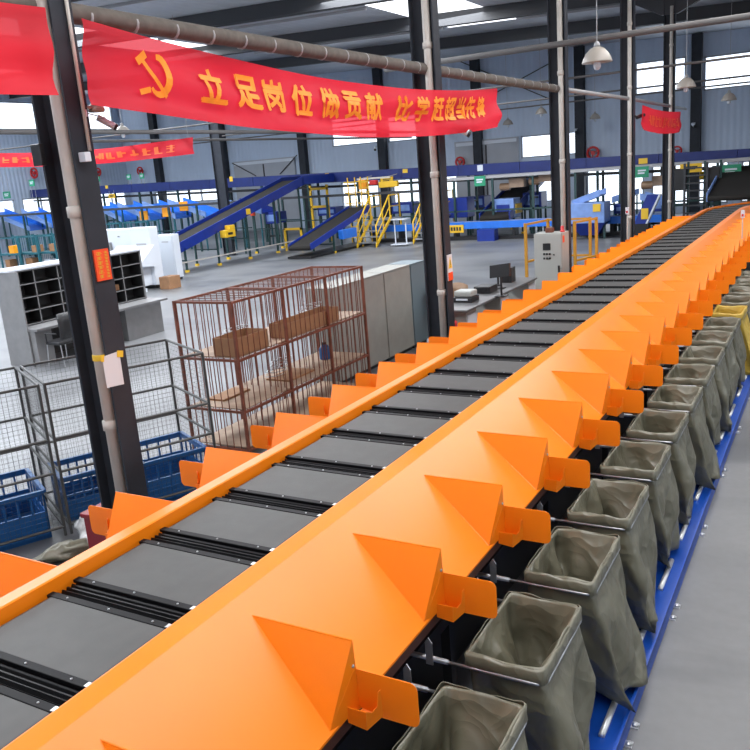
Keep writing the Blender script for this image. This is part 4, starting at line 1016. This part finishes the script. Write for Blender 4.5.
def incline(name, label, x0, x1, ya, za, yb, zb, side=.34, legs=(), foot='tape', sidem='blue'):
    """belt conveyor climbing along +Y between x0 and x1"""
    t = thing(name, label, 'conveyor', ((x0 + x1) / 2, (ya + yb) / 2, 0))
    d = V(0, yb - ya, zb - za); n = V(1, 0, 0)
    for x in (x0, x1 - .05): MB().obox((x, ya, za - side * .55), d, (.05, 0, 0), (0, 0, side)).build('side_panel', sidem, t)
    MB().obox((x0 + .05, ya, za), d, (x1 - x0 - .10, 0, 0), (0, 0, .03)).build('belt', 'conv_belt', t)
    MB().obox((x0 + .05, ya, za - .16), d, (x1 - x0 - .10, 0, 0), (0, 0, .03)).build('return_tray', 'dark_steel', t)
    for x, (y, z) in ((x, e) for e in ((ya, za), (yb, zb)) for x in (0,)):
        MB().rod((x0 + .05, y, z - .06), (x1 - .05, y, z - .06), .09, 12).build('end_drum', 'conv_belt', t, smooth=True)
    for y in legs:
        z = za + (zb - za) * (y - ya) / (yb - ya) - .1
        for x in (x0 + .0, x1 - .07):
            l = MB().box(x, x + .07, y, y + .07, 0, z).build('leg', 'green_post', t)
            MB().box(x - .03, x + .10, y - .03, y + .10, 0, .09).build('foot', foot, l)
        MB().box(x0, x1, y + .02, y + .05, z * .45, z * .45 + .05).build('cross_tie', 'green_post', t)
    return t
bi = incline('incline_conveyor', 'big royal blue inclined conveyor with dark belt climbing to the overhead conveyor at left', -23.75, -22.45, 24.0, .98, 33.2, 3.16, .40, (24.4, 26.4, 28.5, 30.6, 32.7))
for x in (-23.75, -22.50): MB().box(x, x + .05, 33.15, 36.0, 2.95, 3.36).build('level_side', 'blue', bi)
MB().box(-23.7, -22.5, 33.15, 36.0, 3.12, 3.15).build('level_belt', 'conv_belt', bi)
mt = MB().box(-22.42, -22.1, 26.6, 27.25, 1.12, 1.42).build('motor_box', 'yellow', bi, bevel=.02); MB().box(-22.42, -22.15, 26.95, 27.3, 1.42, 1.60).build('terminal_cover', 'yellow', mt, bevel=.02)
MB().box(-22.098, -22.09, 26.75, 27.05, 1.22, 1.32).build('motor_plate', 'black', mt)
MB().box(-22.45, -22.44, 28.55, 28.85, 1.92, 2.16).build('label_plate', 'tape', bi)
MB().bar((-22.35, 23.6, .42), (-22.35, 33.5, .42), .05).build('floor_rail', 'pvc', bi)
t2 = incline('incline_conveyor', 'smaller dark belt incline with blue sides on the bright floor left of the yellow stairs', -20.15, -19.0, 28.2, .50, 33.4, 1.72, .26, (30.0, 32.4))
MB().box(-20.17, -18.98, 28.1, 33.6, .02, .10).build('base_frame', 'dark_steel', t2); MB().box(-19.0, -18.75, 30.4, 31.6, .55, .95).build('drive_box', 'blue_light', t2, bevel=.02)
t3 = incline('incline_conveyor', 'dark belt incline with yellow label right of the second column', -14.05, -12.6, 34.5, .95, 39.5, 2.35, .36, (36.2, 38.6))
MB().box(-12.58, -12.55, 35.2, 36.0, 1.0, 1.42).build('label_plate', 'tape', t3)
MB().rod((-13.9, 39.6, 2.42), (-12.0, 39.6, 2.42), .22, 14).build('roll_cover', 'blue_pale', t3, smooth=True)
t4 = incline('incline_conveyor', 'dark belt incline with blue sides beyond the far bend of the sorter', -4.1, -1.6, 31.2, 1.55, 35.2, 2.35, .3, (32.2, 34.4), sidem='blue_pale')

# low blue conveyor along the back
t = thing('low_conveyor', 'low blue conveyor on a dark plinth crossing behind the second and third columns', 'conveyor', (-11, 34, 0))
a, b = atY(372, 228, 34.0).x, atY(668, 217, 34.0).x
MB().box(a, b, 33.95, 34.0, .50, .80).build('side_panel', 'blue_light', t); MB().box(a, b, 34.5, 34.55, .50, .80).build('side_panel', 'blue_light', t)
MB().box(a, b, 34.0, 34.5, .76, .79).build('belt', 'grey_pipe', t); MB().box(a, b, 33.98, 34.52, .0, .16).build('plinth', 'dark_steel', t)
x = a
while x < b: MB().box(x, x + .12, 34.0, 34.5, .16, .55).build('leg', 'dark_steel', t); x += 1.4
q = atY(455, 229, 33.9); t_ = MB().box(q.x - .42, q.x + .42, 33.88, 33.94, q.z - .17, q.z + .17).build('name_plate', 'yellow', t)
for i in range(5): MB().box(q.x - .33 + i * .135, q.x - .24 + i * .135, 33.87, 33.88, q.z - .08, q.z + .08).build('plate_print', 'black', t_)
tag(MB().box(-13.7, -12.9, 33.3, 33.8, 0, .5).build('drive_unit', 'blue'), 'small dark blue drive unit on the floor in front of the low conveyor', 'drive unit')

# yellow stairs up to the platform
def stairs(x, ya, yb, zt, wd, label, steps=5):
    t = thing('stairs', label, 'stairs', (x + wd / 2, ya, 0), 'yellow railed stairs')
    for i in range(steps): z = zt * (i + 1) / steps; y = ya + (yb - ya) * i / (steps - 1); MB().box(x, x + wd, y, y + .28, z - .05, z).build('step', 'steel', t)
    for q in (x - .05, x + wd): MB().obox((q, ya - .1, -.0), (0, yb - ya + .2, zt), (.05, 0, 0), (0, 0, .16)).build('stringer', 'yellow', t)
    for q in (x - .03, x + wd + .02):
        MB().tube([V(q, ya, .05), V(q, ya, .95), V(q, yb, zt + 1.05), V(q, yb + 1.0, zt + 1.05), V(q, yb + 1.0, zt)], .035, 8).build('handrail', 'yellow', t, smooth=True)
        MB().tube([V(q, ya, .5), V(q, yb, zt + .55), V(q, yb + 1.0, zt + .55)], .025, 8).build('mid_rail', 'yellow', t, smooth=True)
        MB().rod((q, (ya + yb) / 2, zt / 2), (q, (ya + yb) / 2, zt / 2 + 1.0), .025, 8).build('baluster', 'yellow', t)
        MB().rod((q, yb, zt), (q, yb, zt + 1.05), .03, 8).build('baluster', 'yellow', t)
    MB().box(x - .05, x + wd + .05, yb + .2, yb + 1.2, zt - .08, zt).build('landing', 'steel', t)
    for q in (x, x + wd - .06): MB().box(q, q + .06, yb + 1.1, yb + 1.16, 0, zt - .08).build('leg', 'yellow', t)
    return t
stairs(-18.9, 31.9, 33.3, 1.15, .95, 'yellow railed steel stairs at the foot of the overhead conveyor, left pair')
stairs(-16.6, 33.0, 34.4, 1.15, .9, 'yellow railed steel stairs further right, half behind the second column', 5)
t = thing('step_stool', 'small white step stool on the floor right of the yellow stairs', 'stool', (-16.9, 32.4, 0))
MB().box(-17.35, -16.55, 32.1, 32.7, .06, .10).build('base', 'white', t)
for x in (-17.25, -16.7): MB().rod((x, 32.4, 0), (x, 32.4, 1.15), .03, 8).build('post', 'white', t)
MB().box(-17.3, -16.6, 32.15, 32.65, 1.15, 1.19).build('tread', 'white', t)
def hoop(px, label):
    q = atY(px, 180, 34.3); t = thing('safety_ladder', label, 'ladder', (q.x, 34.3, 0), 'yellow hooped ladders')
    for s_ in (-.2, .2): MB().rod((q.x + s_, 34.3, 0), (q.x + s_, 34.3, 3.1), .03, 8).build('stile', 'yellow', t)
    for i in range(11): MB().rod((q.x - .2, 34.3, .25 + i * .26), (q.x + .2, 34.3, .25 + i * .26), .018, 6).build('rung', 'yellow', t)
    for z in (1.9, 2.4, 2.9):
        MB().tube([V(q.x + .28 * math.cos(a), 34.3 - .5 * math.sin(a), z) for a in [math.pi * i / 10 for i in range(11)]], .022, 6).build('hoop', 'yellow', t, smooth=True)
hoop(351, 'yellow hooped ladder left of the amber lift gear under the overhead conveyor')
hoop(364, 'yellow hooped ladder right of the other one, behind the stairs')
t = thing('hoist_beam', 'yellow and red hoist gear hanging under the overhead conveyor above the stairs', 'hoist', (-17.5, 34.9, 2.6))
a, b = atY(357, 177, 34.9), atY(390, 176, 34.9)
MB().box(a.x, b.x, 34.85, 34.95, 2.95, 3.03).build('beam', 'pvc', t); MB().box(a.x + .1, a.x + .5, 34.8, 35.0, 2.5, 2.95).build('trolley', 'orange_panel', t, bevel=.02); MB().box(b.x - .6, b.x + .4, 34.8, 35.0, 2.52, 2.80).build('motor', 'yellow', t, bevel=.02); MB().box(a.x + .7, a.x + 1.1, 34.8, 35.0, 2.68, 2.90).build('brake', 'red_sign', t, bevel=.02)
for x in (a.x + .2, b.x - .2): MB().rod((x, 34.95, 3.0), (x, 36.02, 3.1), .02, 6).build('bracket', 'pvc', t)

# blue chutes at the far left, with amber end panels
def chute(p0, p1, wd, label, panel=None, m='blue_light'):
    p0, p1 = Vector(p0), Vector(p1); t = thing('sorting_chute', label, 'chute', ((p0.x + p1.x) / 2, (p0.y + p1.y) / 2, 0), 'blue sorting chutes')
    d = p1 - p0; w = V(0, wd, 0)
    MB().obox(p0, d, w, (0, 0, .05)).build('slide', m, t)
    for k in (0, wd): MB().obox(p0 + V(0, k - .03, 0), d, (0, .06, 0), (0, 0, .26)).build('side_wall', 'blue_pale' if k == 0 else m, t)
    for f_ in (.08, .92):
        for k in (.05, wd - .1): q = p0 + d * f_; MB().box(q.x - .03, q.x + .03, q.y + k, q.y + k + .06, 0, q.z).build('leg', 'teal', t)
    if panel: q = p0 + d * panel; MB().box(q.x - .28, q.x + .28, q.y - .08, q.y - .04, q.z - .05, q.z + .42).build('amber_panel', 'orange_panel', t)
    return t
A = lambda x, y, Y=32.4: atY(x, y, Y)
chute(A(-12, 214), A(30, 231), 1.2, 'bright blue chute at the left picture edge above the teal racks', None)
chute(A(22, 213), A(52, 228), 1.2, 'bright blue chute just left of the nearest column', None)
chute(A(94, 208), A(122, 222), 1.2, 'bright blue chute just right of the nearest column above the white machine', None)
chute(A(118, 207), A(150, 221), 1.2, 'bright blue chute with amber panel, second right of the nearest column', .85)
chute(A(143, 206), A(176, 219), 1.2, 'bright blue chute with amber panel, third right of the nearest column', .75)
chute(A(168, 204), A(206, 217), 1.2, 'bright blue chute with amber panel just left of the grey hall column', .45)
chute(A(228, 205), A(262, 214, 33.5), 1.0, 'blue chute half hidden behind the big inclined conveyor', None, 'blue')
for px, py, px2, py2, Y, l in ((572, 207, 600, 196, 33.2, 'pale blue chute right of the third column, raised to the right'), (640, 200, 664, 206, 33.0, 'pale blue chute between the fourth and fifth columns'), (612, 203, 634, 196, 35.2, 'pale blue chute against the bright glazing left of the fourth column')):
    chute(A(px, py, Y), A(px2, py2, Y), 1.0, l, None, 'blue_pale')
t = thing('hopper', 'dark blue hopper box with a yellow label right of the third column', 'hopper', A(588, 215, 32.8) * 1)
t.location.z = 0; q = A(588, 212, 32.8)
MB().box(q.x - .75, q.x + .65, 32.8, 33.8, q.z - .45, q.z + .35).build('body', 'blue_pale', t, bevel=.02); MB().plate([V(q.x - .75, 32.8, q.z - .45), V(q.x + .65, 32.8, q.z - .45), V(q.x + .3, 33.1, q.z - .95), V(q.x - .4, 33.1, q.z - .95)], (0, .6, 0)).build('funnel', 'blue', t); MB().box(q.x + .2, q.x + .5, 32.77, 32.8, q.z + .0, q.z + .3).build('label_plate', 'tape', t)
for a in (-.7, .55): MB().box(q.x + a, q.x + a + .08, 33.0, 33.08, 0, q.z - .4).build('leg', 'green_post', t)
t = thing('hopper', 'blue hopper box just right of the second column above the low conveyor', 'hopper', A(440, 205, 35.0)); t.location.z = 0; q = A(449, 205, 35.0)
MB().box(q.x - .6, q.x + .9, 35.0, 35.9, q.z - .6, q.z + .3).build('body', 'blue', t, bevel=.02)
for a in (-.55, .8): MB().box(q.x + a, q.x + a + .08, 35.1, 35.18, 0, q.z - .5).build('leg', 'green_post', t)
t = thing('hopper', 'pale blue hopper box left of the third column above the low conveyor', 'hopper', A(505, 205, 35.0)); t.location.z = 0; q = A(503, 207, 35.0)
MB().box(q.x - .5, q.x + .5, 35.0, 35.9, q.z - .5, q.z + .35).build('body', 'blue_pale', t, bevel=.02); MB().box(q.x - .3, q.x + .3, 34.97, 35, q.z - .2, q.z + .1).build('front_plate', 'blue', t)
for a in (-.48, .4): MB().box(q.x + a, q.x + a + .08, 35.1, 35.18, 0, q.z - .45).build('leg', 'green_post', t)
t = thing('guide_chute', 'narrow dark blue slanted guide with a white edge and yellow mark by the fourth column', 'chute', A(638, 218, 32)); t.location.z = 0
p0, p1 = A(634, 224, 32), A(647, 195, 32)
MB().obox(p0, p1 - p0, (.42, 0, 0), (0, .3, 0)).build('slide', 'blue', t); MB().obox(p0 + V(.42, -.02, 0), p1 - p0, (.07, 0, 0), (0, .3, 0)).build('edge', 'white', t); q = p0 + (p1 - p0) * .35; MB().box(q.x + .1, q.x + .36, 31.96, 31.99, q.z - .2, q.z + .2).build('yellow_mark', 'tape', t)
MB().box(p0.x, p0.x + .5, 32, 32.3, 0, p0.z).build('foot', 'dark_steel', t)

# teal parcel racks behind the pigeonhole desk
def parcel_rack(px0, px1, Y, label, seed):
    R = random.Random(seed); a, b = atY(px0, 240, Y), atY(px1, 240, Y); t = thing('parcel_rack', label, 'rack', ((a.x + b.x) / 2, Y, 0), 'teal parcel racks')
    for x in (a.x, b.x):
        for y in (Y, Y + .8): MB().box(x - .03, x + .03, y - .03, y + .03, 0, 1.75).build('post', 'teal', t)
    for z in (.25, .95, 1.7):
        for y in (Y, Y + .8): MB().box(a.x, b.x, y - .025, y + .025, z - .05, z).build('rail', 'teal', t)
    for z in (.25, .95): MB().box(a.x, b.x, Y, Y + .8, z, z + .03).build('shelf', 'teal', t)
    m = MB()
    for i in range(1, 9): x = a.x + (b.x - a.x) * i / 9; m.rod((x, Y + .8, .25), (x, Y + .8, 1.7), .014, 5)
    m.build('back_bars', 'teal', t)
    x = a.x + .08
    n = 0
    while x < b.x - .45:
        w_ = R.uniform(.28, .42); h_ = R.uniform(.22, .45); z = (.28, .98)[n % 2]
        tag(MB().box(x, x + w_, Y + .1, Y + .5, z, z + h_).build('parcel', R.choice(('card', 'card', 'white', 'orange_panel'))), 'small parcel on the %s shelf of the %s' % (('lower', 'upper')[n % 2], label), 'parcel', 'parcels in the teal racks')
        x += w_ + .12; n += 1
parcel_rack(-2, 17, 24.0, 'teal rack at the left picture edge', 1)
parcel_rack(19, 36, 24.2, 'teal rack second from the left edge', 2)
parcel_rack(38, 54, 24.4, 'teal rack just left of the nearest column', 3)
parcel_rack(100, 122, 31.0, 'teal rack behind the white machine', 4)
parcel_rack(128, 150, 31.2, 'teal rack above the white cabinet', 5)

# hanging signs
def sign(px, py, w_, h_, Y, m, label, hang=None, txt='white'):
    q = atY(px, py, Y); k = Y / 809.0 * 1.12; W, H = w_ * k / 2, h_ * k / 2
    t = thing('hanging_sign', label, 'sign', (q.x, Y, q.z), 'hanging signs')
    MB().box(q.x - W, q.x + W, Y - .03, Y, q.z - H, q.z + H).build('board', m, t)
    for i, zz in enumerate((.28, -.2)): MB().box(q.x - W * .6, q.x + W * (.6 - .2 * i), Y - .036, Y - .03, q.z + H * zz - H * .14, q.z + H * zz + H * .14).build('print_line', txt, t)
    zz = ztop(q.x) - .02 if hang == 'stand' else (ztop(q.x) - .3 if hang == 'conv' else hang)
    for s_ in (-.7, .7): MB().rod((q.x + W * s_, Y + .005, q.z + (H if zz > q.z else -H)), (q.x + W * s_, Y + .005, zz), .012, 5).build('hanger', 'grey_pipe', t)
for a in ((7, 195, 14, 9, 33.0, 'green_sign', 'green sign at the left picture edge under the blue conveyor', roofz(-44.9) + .02), (32, 183, 10, 8, 32.1, 'green_sign', 'green sign standing above the blue conveyor left of the nearest column', 2.38),
          (98, 179, 7, 6, 35.99, 'green_sign', 'small green sign above the blue conveyor right of the nearest column', 'stand'), (129, 177, 7, 6, 35.99, 'green_sign', 'small green sign above the blue conveyor, left of the one with a red disc', 'stand'), (142, 176, 7, 6, 35.99, 'green_sign', 'small green sign above the blue conveyor under a red disc', 'stand'),
          (480, 181, 11, 9, 34.59, 'green_sign', 'bright green sign between the second and third columns', 2.70), (642, 172, 11, 9, 34.59, 'green_sign', 'green sign just right of the fourth column', 2.70), (731, 171, 15, 10, 34.59, 'green_sign', 'green sign at the right picture edge', 2.70)):
    sign(*a)
for a in ((691, 168, 17, 7, 34.59, 'yellow', 'yellow sign above the dark ladder near the sorter bend', 2.70), (387, 180, 14, 6, 35.99, 'yellow', 'yellow sign above the stairs', 'conv'), (112, 196, 11, 5, 35.99, 'yellow', 'yellow sign under the conveyor right of the nearest column', 'conv'), (212, 206, 0.1, 0.1, 33, 'yellow', '', None)):
    if a[6]: sign(*a, txt='black')
def fan(px, py, Y, r, label):
    q = atY(px, py, Y)
    if q.x < X0 + .4: q = atX(px, py, X0 + .4); Y = q.y
    t = thing('wall_disc', label, 'fan', (q.x, Y, q.z), 'red round wall fans')
    MB().tube([V(q.x + r * math.cos(a), Y, q.z + r * math.sin(a)) for a in [6.2832 * i / 16 for i in range(17)]], r * .22, 6).build('ring', 'red_sign', t, smooth=True)
    MB().tube([V(q.x, Y - .05, q.z), V(q.x, Y + .10, q.z)], r * .35, 12).build('hub', 'red_sign', t)
    for i in range(3): a = 2.1 * i + .4; MB().bar((q.x, Y, q.z), (q.x + r * .9 * math.cos(a), Y, q.z + r * .9 * math.sin(a)), r * .35, .02, (0, 1, 0)).build('blade', 'maroon', t)
    MB().rod((q.x, Y + .1, q.z), (q.x, Y1, q.z) if Y > 44 else (X0, Y + .1, q.z), .02, 6).build('bracket', 'grey_pipe', t)
for a in ((34, 173, 44.6, .30, 'red round fan on the back wall just left of the nearest column'), (98, 172, 44.6, .26, 'red round fan on the back wall just right of the nearest column'), (140, 171, 44.6, .26, 'red round fan on the back wall above the green signs'),
          (460, 162, 44.6, .26, 'red round fan on the back wall right of the second column'), (593, 153, 44.6, .30, 'red round fan on the back wall right of the third column'), (677, 151, 44.6, .22, 'red round fan on the back wall right of the fifth column')): fan(*a)
# dark ladder stair and gear near the bend
t = thing('access_ladder', 'dark steel ladder stair beside the fifth column near the bend', 'ladder', A(695, 205, 33.5)); t.location.z = 0; q = A(695, 205, 33.5)
for s_ in (-.4, .4): MB().box(q.x + s_ - .04, q.x + s_ + .04, 33.5, 33.6, 0, 2.7).build('stile', 'beam', t)
for i in range(9): MB().box(q.x - .4, q.x + .4, 33.48, 33.65, .25 + .28 * i, .30 + .28 * i).build('tread', 'beam', t)
for i, (px, l) in enumerate(((680, 'dark control column left of the dark ladder stair'), (712, 'dark post frame right of the dark ladder stair'))):
    q = A(px, 200, 33.7); t = thing('post_frame', l, 'frame', (q.x, 33.7, 0))
    for s_ in (-.28, .28): MB().box(q.x + s_ - .04, q.x + s_ + .04, 33.7, 33.78, 0, 2.75).build('post', 'green_post', t)
    MB().box(q.x - .28, q.x + .28, 33.7, 33.78, 1.1, 1.2).build('tie', 'green_post', t); MB().box(q.x - .25, q.x + .25, 33.65, 33.9, 1.7, 2.5).build('box', 'black', t, bevel=.02)
for i, (px, py, l) in enumerate(((516, 184, 'brown motor housing hanging under the walkway left of the third column'), (546, 178, 'small brown motor housing beside the third column'), (661, 182, 'brown motor housing between the fourth and fifth columns'), (721, 172, 'amber and black motor near the green sign at the right'))):
    q = A(px, py, 35.0); t = thing('drive_motor', l, 'motor', (q.x, 35, q.z), 'brown drive motors')
    MB().box(q.x - .35, q.x + .35, 35.0, 35.4, q.z - .15, q.z + .25).build('gearbox', 'ply' if i < 3 else 'black', t, bevel=.03); MB().rod((q.x - .35, 35.2, q.z - .1), (q.x - .8, 35.2, q.z - .1), .16, 12).build('motor', 'tan' if i < 3 else 'yellow', t); MB().box(q.x - .05, q.x + .05, 35.1, 35.3, q.z + .25, 2.66).build('hanger', 'beam', t)
# wire bracing on the back wall
for i, (p_, q_) in enumerate((((452, 58), (552, 100)), ((552, 62), (468, 108)), ((232, 163), (256, 176)), ((297, 155), (280, 174)))):
    a, b = atY(*p_, 44.8), atY(*q_, 44.8)
    tag(MB().rod(a, b, .03, 6).build('brace_rod', 'beam'), ('thin diagonal brace rod on the back wall falling to the right, above the small lamps', 'thin diagonal brace rod on the back wall rising to the right, above the small lamps', 'short brace rod beside the left edge of the grey shutter door', 'short brace rod beside the right edge of the grey shutter door')[i], 'rod')

# machines standing under the overhead conveyor
def machine(px0, px1, py0, py1, Y, m, label, dep=.9, name='feed_unit'):
    p0, p1 = A(px0, py1, Y), A(px1, py0, Y); t = thing(name, label, 'machine', ((p0.x + p1.x) / 2, Y, 0), 'blue feed units under the overhead conveyor')
    MB().box(p0.x, p1.x, Y, Y + dep, p0.z, p1.z).build('housing', m, t, bevel=.02); MB().box(p0.x + .1, p1.x - .1, Y - .02, Y, p0.z + .12, p1.z - .12).build('cover_panel', 'blue_pale' if m == 'blue' else 'blue', t)
    for x in (p0.x + .02, p1.x - .1):
        for y in (Y + .05, Y + dep - .13): MB().box(x, x + .08, y, y + .08, 0, p0.z).build('leg', 'green_post', t)
    MB().box(p0.x, p1.x, Y + .1, Y + .16, p0.z * .4, p0.z * .4 + .08).build('tie', 'dark_steel', t)
    return t
for args in ((266, 276, 212, 224, 34.0, 'blue', 'small blue feed unit behind the legs of the big inclined conveyor'), (318, 335, 207, 216, 36.8, 'blue', 'blue feed unit behind the top of the smaller incline'),
             (392, 411, 202, 214, 35.9, 'blue', 'wide blue feed unit behind the yellow stairs'), (470, 484, 196, 208, 37.4, 'blue', 'blue feed unit left of the belt incline with the yellow label'),
             (523, 541, 192, 208, 37.0, 'blue', 'tall blue feed unit just left of the third column'), (614, 624, 204, 214, 34.4, 'blue', 'narrow blue feed unit just left of the fourth column'),
             (648, 664, 196, 212, 34.6, 'blue', 'blue feed unit between the fourth and fifth columns'), (704, 716, 196, 206, 36.8, 'dark_steel', 'dark feed unit behind the post frame near the bend')): machine(*args)
t = thing('yellow_gantry', 'yellow gantry frame between the big incline and the overhead conveyor posts', 'gantry', A(318, 215, 35.6)); t.location.z = 0; q = A(318, 190, 35.6)
for x in (-.55, .45): MB().box(q.x + x, q.x + x + .10, 35.6, 35.7, 0, q.z + .25).build('post', 'yellow', t)
for z in (.0, -.9): MB().box(q.x - .55, q.x + .55, 35.6, 35.7, q.z + z, q.z + z + .12).build('beam', 'yellow', t)
t = thing('yellow_barrier', 'low yellow barrier bracket on the floor left of the smaller incline', 'barrier', A(290, 235, 31.5)); t.location.z = 0; q = A(292, 228, 31.5)
MB().box(q.x - .5, q.x - .42, 31.5, 31.58, 0, q.z).build('post', 'yellow', t); MB().box(q.x - .5, q.x + .5, 31.5, 31.58, q.z - .1, q.z).build('rail', 'yellow', t); MB().box(q.x + .42, q.x + .5, 31.5, 31.58, 0, q.z).build('post', 'yellow', t)
for px, py, l in ((241, 215, 'red stop button box on a dark post right of the incline motor'), (253, 213, 'small orange marker box on a dark post under the incline top')):
    q = A(px, py, 30.58); tag(MB().box(q.x - .12, q.x + .12, 30.52, 30.60, q.z - .12, q.z + .12).build('button_box', 'red_sign' if px == 241 else 'sign_orange'), l, 'box')
    MB().box(q.x - .03, q.x + .03, 30.6, 30.66, 0, q.z + .1).build('post', 'green_post', C.objects[-1])
